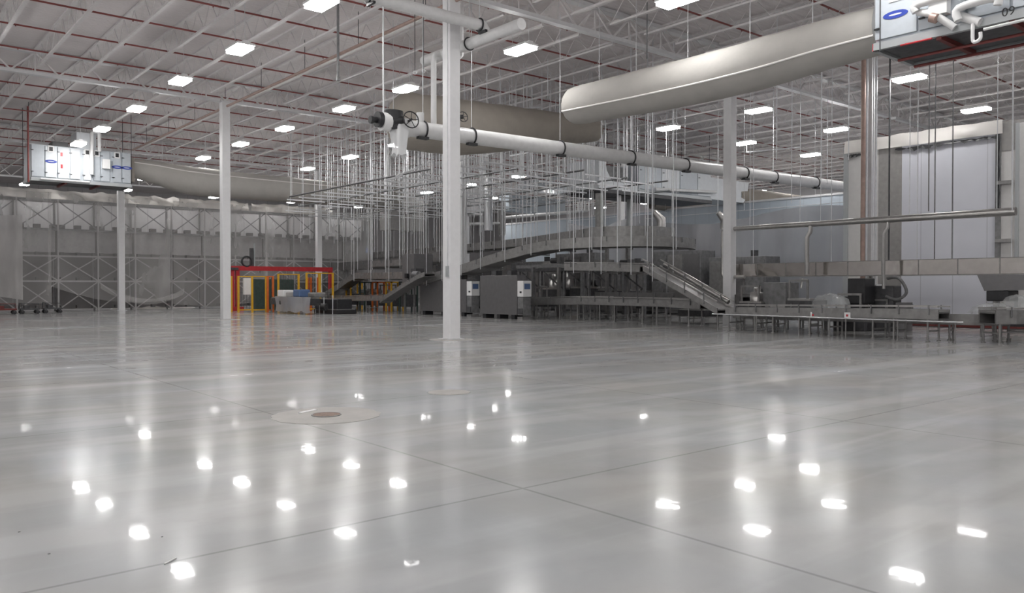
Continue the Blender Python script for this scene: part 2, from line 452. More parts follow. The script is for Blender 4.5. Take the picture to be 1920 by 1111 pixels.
# the rest of the grid, over and behind the camera and at the sides, and far-back fill
gi = 0
for k in range(-3, 8):
    for n in range(-5, 8):
        x, y = 9.79 + 6.55 * k, 19.4 + 5.75 * n
        if x < X0 + 1 or x > X1 - 1: continue
        if any((x - p[0]) ** 2 + (y - p[1]) ** 2 < 16 for p in placed): continue
        if seen((x, y, LZ), 30) and x < 44 and y < 51: continue
        q = Vector((x, y)); fw = x * math.sin(YAW) + y * math.cos(YAW)
        if fw < -7 or (q.length > 34 and not (seen((x, y, LZ), 200) and (x > 44 or y > 51))): continue  # far lamps in frame are added to brighten the dark back of the hall
        lamp((x, y, LZ), 'high bay lamp added to continue the grid, %s of the surrounding ones' % ordw(gi)); gi += 1

# ---------------------------------------------------------------- pipes under the roof
def hang_rod(t, x, y, z, top=TOP, r=.012): MB().tube([(x, y, z), (x, y, top)], r, 5).build('hanger_rod', 'zinc', t)
def elbow(p, q, r_, s_=4):
    return []
# big insulated pipe with valve
YP, ZP, RP = 19.9, 6.08, .235
PIPE_A = onY(735, 236, YP); PIPE_B = onY(1600, 352, YP)
zp = lambda x: PIPE_A.z + (PIPE_B.z - PIPE_A.z) * (x - PIPE_A.x) / (PIPE_B.x - PIPE_A.x)
ta = PIPE_A.x; tb = PIPE_B.x
t = thing('insulated_pipe', 'thick white insulated pipe running from the black valve past the nearest column to the enclosure', 'pipe', (ta, YP, zp(ta)))
MB().tube([(ta, YP, zp(ta)), (tb, YP, zp(tb))], RP, 20).build('pipe_run', 'insul', t)
MB().tube([(ta + .95, YP, zp(ta) + .1), (ta + .95, YP, zp(ta) + .5)], .11, 14).build('pipe_stub', 'insul', t)
MB().tube([(ta + .15, YP, zp(ta)), (ta + .55, YP, zp(ta))], RP + .035, 20).build('jacket_collar', 'insul', t)
for px in (793, 884, 1050, 1182, 1284, 1395, 1450, 1528):
    p = onY(px, 300, YP); x = p.x; z = zp(x)
    c = MB().ring((x, YP, z), (1, 0, 0), RP + .02, .028, 20, 5)
    c.box(x - .30, YP - RP - .03, z - .31, x + .04, YP - RP + .12, z - .235)
    c.build('pipe_clamp', 'black', t)
    hang_rod(t, x, YP, z + RP)
# plastic wrap bundled round the pipe end
vs = []; fs = []; n = 30
for i in range(n):
    a = 2 * PI * i / n; rr = .30 + .035 * math.sin(5 * a) + random.uniform(-.01, .01)
    for k, (f, z) in enumerate(((.8, .20), (1.0, -.05), (.85, -.35), (.72, -.62), (.78 + random.uniform(-.06, .06), -.80 + random.uniform(-.09, .03)))):
        vs.append((ta + .22 + rr * f * math.cos(a) * .95, YP - .05 + rr * f * math.sin(a) * .8, zp(ta) + z))
for i in range(n):
    for k in range(4): a, b = i * 5 + k, ((i + 1) % n) * 5 + k; fs.append((a, b, b + 1, a + 1))
tag(MB().add(vs, fs, True).build('plastic_wrap', 'wrapm'), 'pale plastic wrap bunched under the handwheel at the end of the insulated pipe', 'plastic wrap')
# valve
vx = onY(716, 225, YP).x; vz = onY(716, 226, YP).z
t = thing('wheel_valve', 'black gear valve with a large handwheel at the end of the thick white pipe', 'valve', (vx, YP, vz))
MB().tube([(vx - .02, YP, vz - .02), (vx + .22, YP, vz - .02)], .26, 18).build('white_flange', 'white', t)
MB().tube([(vx - .16, YP, vz + .02), (vx - .03, YP, vz + .02)], .22, 16).tube([(vx - .34, YP, vz - .02), (vx - .16, YP, vz)], .085, 12).tube([(vx - .38, YP, vz - .02), (vx - .3, YP, vz - .02)], .11, 10).build('actuator', 'black', t)
m = MB().tube([(vx + .34, YP - .05, vz - .22), (vx + .36, YP - .05, vz + .3)], [.2, .27], 12)
m.tube([(vx + .3, YP - .1, vz), (vx + .58, YP - .25, vz + .06)], [.2, .1], 12); m.build('gearbox', 'black', t)
wc = Vector((vx + .72, YP - .38, vz + .06)); ax = Vector((-.12, -.97, .12)).normalized()
hw = MB().ring(wc, ax, .235, .018, 28, 6)
e1 = ax.orthogonal().normalized(); e2 = ax.cross(e1)
for k in range(5): hw.tube([wc, wc + (e1 * math.cos(2 * PI * k / 5) + e2 * math.sin(2 * PI * k / 5)) * .235], .012, 5)
hw.tube([wc - ax * .28, wc + ax * .04], .035, 8)
hw.build('handwheel', 'black', t)
MB().tube([(vx + .02, YP - .05, vz + .2), (vx + .02, YP - .05, TOP)], .022, 6).build('hanger_rod', 'zinc', t)
# second handwheel valve
p = onY(864, 218, 22.0)
t = thing('wheel_valve', 'small black handwheel valve seen just right of the nearest column', 'valve', tuple(p))
hw = MB().ring(p + Vector((.1, 0, 0)), ax, .17, .014, 22, 6)
for k in range(5): hw.tube([p + Vector((.1, 0, 0)), p + Vector((.1, 0, 0)) + (e1 * math.cos(2 * PI * k / 5) + e2 * math.sin(2 * PI * k / 5)) * .17], .01, 5)
hw.build('handwheel', 'black', t)
MB().tube([p + Vector((.1, 0, 0)), p + Vector((-.15, .25, -.02))], .07, 8).box(p.x - .25, 22.15, p.z - .35, p.x - .02, 22.4, p.z + .12).build('valve_body', 'black', t)
MB().tube([(p.x - .13, 22.3, p.z - .3), (p.x - .13, 22.3, p.z - 1.0)], .06, 8).build('valve_stem_pipe', 'insul', t)
MB().tube([(p.x - .13, 22.3, p.z + .1), (p.x - .13, 22.3, TOP)], .012, 5).build('hanger_rod', 'zinc', t)
# riser drop that feeds the big pipe
q = onY(813, 100, YP); 
t = thing('riser_pipe', 'slim white vertical riser dropping onto the thick pipe beside the nearest column', 'pipe', (q.x, YP, q.z))
MB().tube([(q.x, YP, zp(q.x) + .2), (q.x, YP, q.z - .12), (q.x + .04, YP, q.z - .03), (q.x + .14, YP, q.z), (q.x + .9, YP, q.z + .02), (q.x + .98, YP, q.z + .1), (q.x + 1.0, YP, TOP)], .085, 12).build('pipe_run', 'insul', t)
# upper insulated pipe
YU = 17.9; a = onY(560, -35, YU); b = onY(900, 42, YU); ru = .155
t = thing('insulated_pipe', 'white insulated pipe high overhead crossing in front of the nearest column top', 'pipe', (b.x, YU, b.z))
zu = (a.z + b.z) / 2
c = onZ(1012, 38, zu - .35)
MB().tube([(a.x - 6, YU, zu), (b.x - .1, YU, zu)], ru, 16).build('pipe_run', 'insul', t)
MB().tube([(b.x - .12, YU, zu), (b.x + .1, YU, zu), (b.x + .16, YU, zu - .08), (b.x + .16, YU, zu - .3)], ru * .96, 16).build('pipe_elbow', 'insul', t)
MB().tube([(b.x + .15, YU - 1.6, zu - .33), (b.x + .15, YU + 3.0, zu - .33)], ru, 16).build('lower_run', 'insul', t)
for x in (onY(690, 20, YU).x, b.x - .02):
    m = MB().ring((x, YU, zu), (1, 0, 0), ru + .02, .022, 16, 5).box(x - .035, YU - ru - .16, zu - ru - .1, x + .035, YU + .02, zu - ru - .04)
    m.build('pipe_clamp', 'black', t); hang_rod(t, x, YU, zu + ru)
m = MB().ring((b.x + .15, YU + .7, zu - .33), (0, 1, 0), ru + .02, .022, 16, 5).build('pipe_clamp', 'black', t)
hang_rod(t, b.x + .15, YU + .7, zu - .2)
# rust-coloured long pipe
p0 = onZ(248, 281, 9.45); X = p0.x
t = thing('copper_pipe', 'long thin rust-coloured pipe running diagonally below the joists at left', 'pipe', (X, 30, 9.45))
MB().tube([(X, 8, 9.45), (X, p0.y, 9.45)], .055, 8).build('pipe_run', 'copper', t)
for y in range(12, int(p0.y), 4):
    MB().tube([(X, y, 9.45), (X, y, TOP)], .012, 5).build('hanger_rod', 'dark', t)
p = onY(634, 150, 22.5)
t = thing('drop_conduit', 'dark vertical drop conduit hanging beside the rust-coloured pipe', 'conduit', (p.x, p.y, p.z))
MB().tube([(p.x, p.y, p.z), (p.x, p.y, TOP)], .04, 8).build('conduit_tube', 'mid', t)
MB().box(p.x - .05, p.y - .05, p.z - .02, p.x + .05, p.y + .05, p.z + .1).build('end_box', 'mid', t)
for i, (px, py) in enumerate(((778, 133), (794, 130))):
    p = onY(px, py, 20.5)
    t = thing('hook_rod', 'thin rod with a small bright hook left of the nearest column, %s one' % ('left', 'right')[i], 'rod', tuple(p))
    MB().tube([p, (p.x, p.y, TOP)], .012, 5).build('rod', 'dark', t)
    MB().ring(p + Vector((0, 0, -.05)), CF, .05, .012, 10, 5).build('hook', 'zinc', t)

# ---------------------------------------------------------------- fabric ducts
def fabric_duct(path, rad, label, m, seam_ang=None, name='fabric_duct', wob=.012, flat=1.0, caps=(0, 1), n=32, sub=4):
    P = smooth_path(path, sub); k = len(P); R = []
    for i in range(k):
        u = i / (k - 1) * (len(rad) - 1); j = min(int(u), len(rad) - 2); f = u - j
        R.append(rad[j] * (1 - f) + rad[j + 1] * f)
    if caps[1]:
        d = (P[-1] - P[-2]).normalized(); r = R[-1]; base = P[-1].copy()
        for e, s_ in ((.25, .95), (.42, .82), (.52, .6), (.57, .3), (.58, .04)): P.append(base + d * r * e * 1.2); R.append(r * s_)
    if caps[0]:
        d = (P[0] - P[1]).normalized(); r = R[0]; base = P[0].copy()
        for e, s_ in ((.25, .95), (.42, .82), (.52, .6), (.57, .3), (.58, .04)): P.insert(0, base + d * r * e * 1.2); R.insert(0, r * s_)
    t = thing(name, label, 'duct', tuple(P[k // 2]))
    vs, fs, sv = [], [], []
    K = len(P)
    for i in range(K):
        d = (P[min(i + 1, K - 1)] - P[max(i - 1, 0)]).normalized(); r_ = d.cross(Vector((0, 0, 1))).normalized(); u_ = r_.cross(d)
        for j in range(n):
            a = 2 * PI * j / n; w_ = 1 + wob * noise.noise(Vector((i * 1.3, j * 0.9, R[i] * 3))) * 3
            sag = 1.0
            if abs(a - PI / 2) < .35 and i < k: w_ *= 1.0 + .03 * (1 - abs(((i * 1.0) % 3) - 1.5) / 1.5)
            vs.append(P[i] + (r_ * math.cos(a) * flat + u_ * math.sin(a)) * R[i] * w_)
    for i in range(K - 1):
        for j in range(n): fs.append((i * n + j, i * n + (j + 1) % n, (i + 1) * n + (j + 1) % n, (i + 1) * n + j))
    o = MB().add(vs, fs, True).build('duct_sleeve', m, t)
    if seam_ang is not None:
        sp = []
        for i in range(K - 3 if caps[1] else K):
            d = (P[min(i + 1, K - 1)] - P[max(i - 1, 0)]).normalized(); r_ = d.cross(Vector((0, 0, 1))).normalized(); u_ = r_.cross(d)
            sp.append(P[i] + (r_ * math.cos(seam_ang) * flat + u_ * math.sin(seam_ang)) * R[i] * 1.005)
        MB().tube(sp, .03, 6).build('seam', 'seam', t)
    tp = max(p.z for p in P[:k])
    m2 = MB().tube([P[i] + Vector((0, 0, R[i] * 1.0)) for i in range(0, k)], .02, 5)
    m2.build('hanging_rail', 'mid', t)
    for i in range(1, k, max(2, sub)):
        MB().tube([P[i] + Vector((0, 0, R[i])), (P[i].x, P[i].y, TOP)], .01, 4).build('suspension_cable', 'zinc', t)
    return t
XD = 18.5
fabric_duct([(XD, 8.9, 7.36), (XD, 10.3, 7.34), (XD, 12.0, 7.26), (XD, 14, 7.24), (XD, 16, 7.27), (XD, 17.6, 7.31), (XD, 18.9, 7.34)],
            [.53, .58, .64, .65, .64, .62, .60], 'large off-white fabric duct with a seam stripe leading from the right air unit', 'fabric', seam_ang=PI + .42)
a = onY(768, 228, 24.0)
fabric_duct([(a.x, 24, 7.2), (a.x + 2, 24, 7.25), (a.x + 4, 24, 7.45), (a.x + 6.5, 24, 7.75), (a.x + 9, 24, 8.0)], [.96, 1.0, .88, .68, .48],
            'shaded tan fabric duct behind the nearest column and the thick pipe', 'tan', caps=(1, 1))
a = onY(236, 330, 46.9); b = onY(742, 366, 46.9)
fabric_duct([(a.x, 46.9, 7.9), (a.x + 1.6, 46.9, 7.7), (a.x + 3.6, 46.9, 7.42), ((a.x + b.x) / 2, 46.9, 7.35), (b.x - 2, 46.9, 7.35), (b.x, 46.9, 7.4)],
            [.45, .62, .80, .76, .72, .70], 'long cream fabric duct leading right from the left air unit above the racks', 'fabric', seam_ang=.55, sub=6)
a = onY(1380, 362, 30.3)
fabric_duct([(a.x, 30.3, 7.2), (a.x + 3, 30.3, 7.1), (a.x + 8, 30.3, 7.1), (a.x + 13, 30.3, 7.1)], [.45, .6, .6, .55], 'tan fabric duct leaving the middle air unit towards the enclosure', 'tan')
a = onY(1222, 376, 36.5); b = onY(1400, 376, 36.5)
fabric_duct([(a.x, 36.5, 7.15), ((a.x + b.x) / 2, 36.5, 7.1), (b.x + 6, 36.5, 7.1)], [.42, .5, .5], 'tan fabric duct sagging below the middle air unit', 'tan')

# ---------------------------------------------------------------- air handling units
def oval(c, r1, r2, n_, th, mb):
    """flat badge: oval on the plane with normal n_"""
    n_ = Vector(n_); s_ = Vector((0, 0, 1)).cross(n_).normalized(); u = Vector((0, 0, 1))
    mb.prism([Vector(c) + s_ * r1 * math.cos(2 * PI * i / 20) + u * r2 * math.sin(2 * PI * i / 20) for i in range(20)], n_ * th); return mb
def ahu(label, x0, y0, x1, y1, z0, z1, axis, face, panels, rods=True, zb_=None, zw_=None, zk_=None):
    """axis 'x' or 'y' is the long side; face = sign of the side that looks at the camera"""
    t = thing('air_handling_unit', label, 'air handler', ((x0 + x1) / 2, (y0 + y1) / 2, z0))
    MB().box(x0 + .02, y0 + .02, z0 + .16, x1 - .02, y1 - .02, z1).build('casing', 'ahu', t, bevel=.02)
    fr = MB()
    for (ax_, ay_, bx_, by_) in ((x0, y0, x1, y0), (x1, y0, x1, y1), (x1, y1, x0, y1), (x0, y1, x0, y0)):
        fr.beam((ax_, ay_, z0 + .08), (bx_, by_, z0 + .08), .1, .16)
    fr.build('base_rail', 'trim', t)
    un = MB().box(x0 + .1, y0 + .1, z0 + .04, x1 - .1, y1 - .1, z0 + .12)
    un.build('underside_pan', 'dark', t)
    span = (x1 - x0) if axis == 'x' else (y1 - y0); nb = max(2, int(span / 1.3))
    for i in range(1, nb):
        u = i / nb
        if axis == 'x': MB().box(x0 + u * span - .05, y0, z0 - .06, x0 + u * span + .05, y1, z0 + .04).build('cross_member', 'maroon', t)
        else: MB().box(x0, y0 + u * span - .05, z0 - .06, x1, y0 + u * span + .05, z0 + .04).build('cross_member', 'maroon', t)
    # doors on the visible long face
    for (u0, u1, kind) in panels:
        d = .035
        if axis == 'x':
            X_0, X_1, yf = x0 + u0 * span, x0 + u1 * span, y0
            m = MB().box(X_0 + .03, yf - d, z0 + .22, X_1 - .03, yf + .03, z1 - .06)
            P = lambda u, z: Vector((X_0 + (X_1 - X_0) * u, yf - d, z)); N = (0, -1, 0)
        else:
            Y_0, Y_1, xf = y0 + u0 * span, y0 + u1 * span, x0
            m = MB().box(xf - d, Y_0 + .03, z0 + .22, xf + .03, Y_1 - .03, z1 - .06)
            P = lambda u, z: Vector((xf - d, Y_0 + (Y_1 - Y_0) * u, z)); N = (-1, 0, 0)
        door = m.build('access_door', 'ahul' if 'l' in kind else 'ahu', t, bevel=.008)
        zc = (z0 + z1) / 2; zbd = zb_ or zc + .1; zwd = zw_ or zc + .72; zcd = zk_ or zc + .2; n_ = Vector(N); s_ = Vector((0, 0, 1)).cross(n_).normalized()
        for zz in (z0 + .45, z1 - .3):
            p = P(.1 if axis == 'x' else .9, zz); MB().beam(p + n_ * .03 - s_ * .07, p + n_ * .03 + s_ * .05, .04, .03).beam(p, p + n_ * .04, .03, .03).build('handle', 'black', door)
        if 'b' in kind: oval(P(.5, zbd), .27, .085, N, .012, MB()).build('blue_badge', 'blue', door); oval(P(.5, zbd) + n_ * .012, .14, .018, N, .005, MB()).build('badge_script', 'white', door)
        if 'w' in kind: p = P(.5, zwd); MB().prism([p - s_ * .13 - Vector((0, 0, .16)), p + s_ * .13 - Vector((0, 0, .16)), p + s_ * .13 + Vector((0, 0, .16)), p - s_ * .13 + Vector((0, 0, .16))], n_ * .02).build('window_frame', 'white', door); MB().prism([p + n_ * .02 - s_ * .08 - Vector((0, 0, .1)), p + n_ * .02 + s_ * .08 - Vector((0, 0, .1)), p + n_ * .02 + s_ * .08 + Vector((0, 0, .1)), p + n_ * .02 - s_ * .08 + Vector((0, 0, .1))], n_ * .01).build('window_glass', 'black', door)
        if 'r' in kind:
            for zz in (zc + .5, zc - .1): p = P(.35, zz); MB().prism([p - s_ * .05 - Vector((0, 0, .1)), p + s_ * .05 - Vector((0, 0, .1)), p + s_ * .05 + Vector((0, 0, .1)), p - s_ * .05 + Vector((0, 0, .1))], n_ * .008).build('red_warning_label', 'redp', door)
        if 'c' in kind:
            p = P(.5, zcd); MB().prism([p - s_ * .18 - Vector((0, 0, .24)), p + s_ * .18 - Vector((0, 0, .24)), p + s_ * .18 + Vector((0, 0, .24)), p - s_ * .18 + Vector((0, 0, .24))], n_ * .2).build('control_box', 'white', t)
    if rods:
        for xx in (x0 - .05, x1 + .05):
            for yy in (y0 + .15, y1 - .15): MB().tube([(xx, yy, z0 - .05), (xx, yy, TOP)], .015, 6).build('hanger_rod', 'dark', t)
    return t
# right unit, close to the camera
ax0, ax1, ay0, ay1, az0 = 17.6, 19.45, 1.9, 8.7, 6.66
t = ahu('large grey air handling unit marked 09 at the top right corner of the hall', ax0, ay0, ax1, ay1, az0, az0 + 2.25, 'y', -1,
        [(.86, 1.0, 'wb'), (.72, .86, 'c'), (.60, .72, ''), (.49, .60, ''), (.38, .49, 'l'), (.2, .38, 'l'), (0, .2, '')], zb_=7.34, zw_=7.78, zk_=7.3)
cx = ax0 - .12
def ypx(px, py): return onX(px, py, ax0 - .1)
def upipe(name, pts, r, m='insul'):
    MB().tube(smooth_path(pts, 4) if len(pts) > 2 else pts, r, 12).build(name, m, t)
p1, p2, p3 = ypx(1722, 14), ypx(1765, 3), ypx(1790, 52)
upipe('coolant_pipe', [p1 + Vector((-.1, 0, -.12)), p1 + Vector((-.12, 0, .02)), p2 + Vector((-.12, 0, .05)), p2 + Vector((-.12, -.35, .12)), p2 + Vector((-.12, -.36, .9))], .085)
upipe('coolant_pipe', [p1 + Vector((0, 0, -.1)), (p1 + p3) / 2 + Vector((-.1, 0, .03)), p3 + Vector((0, 0, 0))], .075)
upipe('brass_valve', [(p1 + p3) / 2 + Vector((-.16, .04, -.02)), (p1 + p3) / 2 + Vector((-.16, -.08, -.08))], .1, 'copper')
p4, p5 = ypx(1802, 18), ypx(1870, 2)
upipe('coolant_pipe', [p4 + Vector((-.12, 0, -.25)), p4 + Vector((-.12, 0, .0)), p5 + Vector((-.12, 0, .03)), p5 + Vector((-.12, -.05, -.12))], .08)
p6, p7 = ypx(1800, 30), ypx(1838, 42)
upipe('coolant_pipe', [p6, p7], .09)
p8 = ypx(1826, 55); upipe('drain_trap', [p8 + Vector((-.05, 0, .1)), p8 + Vector((-.05, 0, -.22)), p8 + Vector((-.05, -.06, -.27)), p8 + Vector((-.05, -.14, -.22)), p8 + Vector((-.05, -.14, -.1))], .035, 'white')
upipe('drain_line', [p8 + Vector((-.05, -.2, -.06)), p8 + Vector((-.05, -3.5, -.02))], .03, 'white')
vs = []; n = 24; zc_ = 7.36
for k, (yy, rr, sq) in enumerate(((ay1, .95, 1), (ay1 + .12, .86, .8), (ay1 + .3, .56, 0))):
    for i in range(n):
        a = 2 * PI * i / n; c_, s_ = math.cos(a), math.sin(a); q = 1 / max(abs(c_), abs(s_)); f = rr * ((q - 1) * sq * .55 + 1)
        vs.append(((ax0 + ax1) / 2 + c_ * f * .86, yy, zc_ + .1 * sq + s_ * f * .72))
fs = [(k * n + i, k * n + (i + 1) % n, (k + 1) * n + (i + 1) % n, (k + 1) * n + i) for k in range(2) for i in range(n)]
MB().add(vs, fs, True).build('duct_collar', 'trim', t)
MB().tube([(ax0 - .06, ay1 - .6, az0 - .02), (ax0 - .06, ay1 - 1.25, az0 - .02)], .022, 6).build('red_hose', 'redp', t)
MB().tube([(ax0 + .7, ay1 - .2, az0 - .12), (ax0 + .7, 2.2, az0 - .12)], .035, 6).tube([(ax1 - .35, ay1 - .2, az0 - .12), (ax1 - .35, 2.2, az0 - .12)], .035, 6).build('red_pipe_pair', 'red', t)
MB().box(ax0 - .03, ay1 - .12, az0 + .0, ax0 + .03, ay1 + .03, az0 + .16).build('red_corner_tab', 'redp', t)
tc_ = bpy.data.curves.new('number', 'FONT'); tc_.body = '09'; tc_.size = .24; tc_.extrude = .004
to = bpy.data.objects.new('tmp', tc_); COL.objects.link(to); bpy.context.view_layer.update()
me = bpy.data.meshes.new_from_object(to.evaluated_get(bpy.context.evaluated_depsgraph_get())); bpy.data.objects.remove(to)
me.materials.clear(); me.materials.append(M['black'])
o = bpy.data.objects.new('number_marking', me); COL.objects.link(o); o.parent = t
p = ypx(1876, 31); o.rotation_euler = (PI / 2, 0, -PI / 2); o.location = Vector((ax0 - .05, p.y, p.z)) - t.location
# left unit
a, b = onY(52, 300, 46.8), onY(238, 300, 46.8); zb = onY(140, 347, 46.8).z; zt_ = onY(140, 283, 46.8).z
t = ahu('pale grey air handling unit hanging at the left end above the racks', a.x, 46.0, b.x, 48.0, zb, zt_ + .05, 'x', -1,
        [(0, .13, ''), (.13, .25, 'wbl'), (.25, .37, 'lr'), (.37, .48, 'l'), (.50, .59, 'wl'), (.60, .68, 'w'), (.68, .78, 'c'), (.80, .90, 'wb'), (.90, 1, 'b')])
MB().box(a.x + 2.1, 46.2, zt_, a.x + 3.0, 47.6, zt_ + .9).build('top_plenum', 'ahul', t)
MB().box(a.x + 1.0, 46.2, zt_, a.x + 1.7, 47.2, zt_ + .3).build('filter_box', 'black', t)
x = a.x + .585 * (b.x - a.x)
MB().tube([(x, 45.85, zb + .5), (x, 45.85, zt_ + .85), (x + .08, 45.85, zt_ + .95), (x + .3, 45.85, zt_ + .95), (x + .36, 45.85, zt_ + .85), (x + .36, 45.85, zt_ - .05)], .09, 10).build('coolant_pipe', 'insul', t)
MB().tube([(a.x + .4, 45.85, zb + .1), (a.x + 2.6, 45.85, zb + .1)], .05, 8).build('drain_line', 'insul', t)
MB().tube([(a.x - .12, 45.9, zb - .1), (a.x - .12, 45.9, DECK - .3)], .045, 8).build('red_riser', 'red', t)
MB().box(b.x, 46.3, zb + .35, b.x + .25, 47.6, zt_ - .15).build('duct_collar', 'tan', t)
# bright lamp behind the left unit
lamp(tuple(onY(147, 271, 44.4)), 'glowing high bay lamp right above the left air unit')
# middle unit with intake hood
a, b = onY(1183, 340, 30.3), onY(1320, 350, 30.3); zb = 6.6
t = ahu('grey air handling unit with an intake hood hanging over the conveyor loop', a.x, 29.8, b.x, 32.2, zb, 8.15, 'x', -1, [(0, .3, ''), (.3, .55, 'l'), (.55, .8, ''), (.8, 1, 'l')])
h0 = onY(1110, 320, 30.3).x
MB().prism([(h0, 29.8, zb + .02), (a.x, 29.8, zb + .02), (a.x, 29.8, zb + .45), (h0 + 1.0, 29.8, zb + .45), (h0 + .6, 29.8, zb + 1.0), (h0 + .45, 29.8, 8.15), (h0, 29.8, 8.15)], (0, 2.4, 0)).build('intake_hood', 'ahul', t)
MB().box(h0 + 1.0, 30.6, zb + .45, a.x, 31.8, 8.0).build('intake_throat', 'mid', t)
MB().box(h0, 29.7, zb - .2, b.x, 32.3, zb - .02).build('platform', 'dark', t)
MB().tube([(a.x + 1.2, 29.6, zb + .25), (b.x + .2, 29.6, zb + .5)], .09, 8).build('side_pipe', 'insul', t)
c = onY(1322, 345, 30.3).x; d = onY(1394, 345, 30.3).x
MB().box(c, 29.9, 6.7, d - .6, 32.1, 8.0).prism([(d - .6, 29.9, 6.7), (d - .25, 29.9, 7.0), (d, 29.9, 8.0), (d - .6, 29.9, 8.0)], (0, 2.2, 0)).build('discharge_plenum', 'ahul', t)
# far bright unit
a, b = onY(1150, 260, 38), onY(1335, 285, 38)
t = ahu('pale air handling unit far back below the large fabric duct', onY(1172, 300, 40).x, 40, onY(1300, 300, 40).x, 42, onY(1172, 306, 40).z, onY(1172, 262, 40).z, 'x', -1, [(0, .3, 'l'), (.3, .6, ''), (.6, 1, 'l')])
for i, px in enumerate((1302, 1315, 1345, 1356)):
    p = onY(px, 250, 38.5)
    t = thing('coolant_riser', 'white vertical coolant riser, %s of four left of the right hand column' % ordw(i), 'pipe', (p.x, 38.5, 8), 'coolant risers')
    MB().tube([(p.x, 38.5, onY(px, 318, 38.5).z), (p.x, 38.5, TOP)], .09, 8).build('pipe_run', 'insul', t)
a, b = onY(1208, 287, 37), onY(1390, 262, 37)
for i, (pa, pb, yy, r) in enumerate((((1200, 292), (1380, 268), 37, .1), ((1130, 268), (1330, 250), 36, .06), ((1290, 300), (1372, 290), 34, .07), ((1392, 352), (1400, 296), 44, .5))):
    if i == 3: continue
    p, q = onY(*pa, yy), onY(*pb, yy)
    t = thing('roof_pipe_run', 'white horizontal pipe run near the far air unit, %s from the bottom' % ('middle', 'top', 'lowest')[i], 'pipe', tuple(p))
    zz = (p.z + q.z) / 2
    MB().tube([(p.x, yy, zz), (q.x, yy, zz)], r, 8).build('pipe_run', 'insul', t)
    for x in (p.x + .5, q.x - .5): MB().tube([(x, yy, zz), (x, yy, TOP)], .015, 5).build('hanger_rod', 'zinc', t)

# ---------------------------------------------------------------- storage racks at the back
YR = 54.25
uprights = [onY(px, 500, YR).x for px in (-44, 30, 108, 183, 253, 321, 383, 441, 498, 550, 601, 648, 693)]
LV = [1.78, 3.27, 4.85, 6.56]
for i in range(len(uprights) - 1):
    xa, xb = uprights[i], uprights[i + 1]
    t = thing('storage_rack', 'grey storage rack bay with crossed braces behind plastic film, %s from the left' % ordw(i), 'rack', ((xa + xb) / 2, YR, 0), 'storage rack bays')
    for x in ((xa, xb - .09) if i == len(uprights) - 2 else (xa,)):
        MB().box(x, YR, 0, x + .09, YR + .09, 6.6).build('upright', 'rackc', t)
        MB().box(x, YR + 1.0, 0, x + .09, YR + 1.09, 6.6).build('rear_upright', 'rackd', t)
    for k, z in enumerate(LV):
        MB().box(xa + .09, YR + .0, z - .05, xb, YR + .06, z + .05).build('load_beam', 'rackc' if k < 2 else 'mid', t)
    for k, (z0, z1) in enumerate(((.12, 1.72), (1.84, 3.2), (4.92, 6.5))):
        for a, b in ((z0, z1), (z1, z0)):
            MB().beam((xa + .1, YR + .06, a), (xb, YR + .06, b), .02, .065).build('cross_brace', 'rackc' if z0 < 4 else 'mid', t)
    for k, z in enumerate((.1, LV[0], LV[1], LV[2])):
        for u in (.08, .5, .92):
            x = xa + .09 + (xb - xa - .09) * u; w_ = .17 if k == 3 else .09
            MB().box(x - w_, YR + .07, z + .06, x + w_, YR + .5, z + .06 + (.22 if k == 3 else .17)).build('rail_bracket', 'rackd', t)
    MB().box(xa + .1, YR + 1.12, .1, xb - .02, YR + 1.16, 4.85).build('added_rear_backing', 'backing', t)  # invented dark sheet standing in for the dark depth behind the racks
    MB().box(xa + .1, YR + 1.12, 4.87, xb - .02, YR + 1.16, 6.5).build('upper_liner', 'wall', t)
    MB().box(xa + .1, YR + .55, 3.5, xb - .02, YR + .6, 4.8).build('cover_band', 'rackc', t)

def sheet(label, x0, x1, y, ztop, zbot, m, amp=.12, cols=40, rows=14, seed=0, axis='x', name='plastic_sheet', lean=0.0, group=None):
    vs, fs = [], []
    for i in range(cols + 1):
        u = i / cols
        for j in range(rows + 1):
            v = j / rows
            zt_, zb_ = ztop(u), zbot(u)
            q = noise.noise(Vector((u * (x1 - x0) * .9 + seed, v * .8, seed))) * amp + noise.noise(Vector((u * (x1 - x0) * 3 + seed * 2, v * 2.0, 5))) * amp * .35
            if axis == 'x': vs.append((x0 + (x1 - x0) * u, y - .32 + q - lean * v, zt_ + (zb_ - zt_) * v))
            else: vs.append((y - .32 + q - lean * v, x0 + (x1 - x0) * u, zt_ + (zb_ - zt_) * v))
    for i in range(cols):
        for j in range(rows):
            a = i * (rows + 1) + j; fs.append((a, a + rows + 1, a + rows + 2, a + 1))
    return tag(MB().add(vs, fs, True).build(name, m), label, 'plastic sheet', group)
U = uprights
nz1 = lambda u, s, f=3.0: noise.noise(Vector((u * f, s, 1)))
sheet('translucent plastic sheet over the left end of the racks above the dark carts', U[0], U[2] - .4, YR - .15, lambda u: 6.95 + .08 * nz1(u, 1), lambda u: .45 + .2 * nz1(u, 2), 'film', .1, seed=1)
sheet('broad plastic sheet draped over the racks between the left carts and the third column', U[2] - .55, U[5] - .1, YR - .02, lambda u: 6.98 - .1 * u + .1 * nz1(u, 3), lambda u: 1.0 - .9 * u + .9 * (2 * u - 1) ** 2 * .6, 'film', .14, seed=4)
sheet('plastic sheet over the racks left of the middle column, bunched on the floor', U[5] + .0, U[8], YR - .1, lambda u: 6.95 + .1 * nz1(u, 6), lambda u: .12 + .5 * abs(u - .4), 'film', .16, seed=9)
sheet('plastic sheet over the racks behind the red palletizer frame', U[8] - .2, U[12], YR - .16, lambda u: 6.9 + .08 * nz1(u, 7), lambda u: 1.9 + .3 * nz1(u, 8), 'film', .12, seed=12)
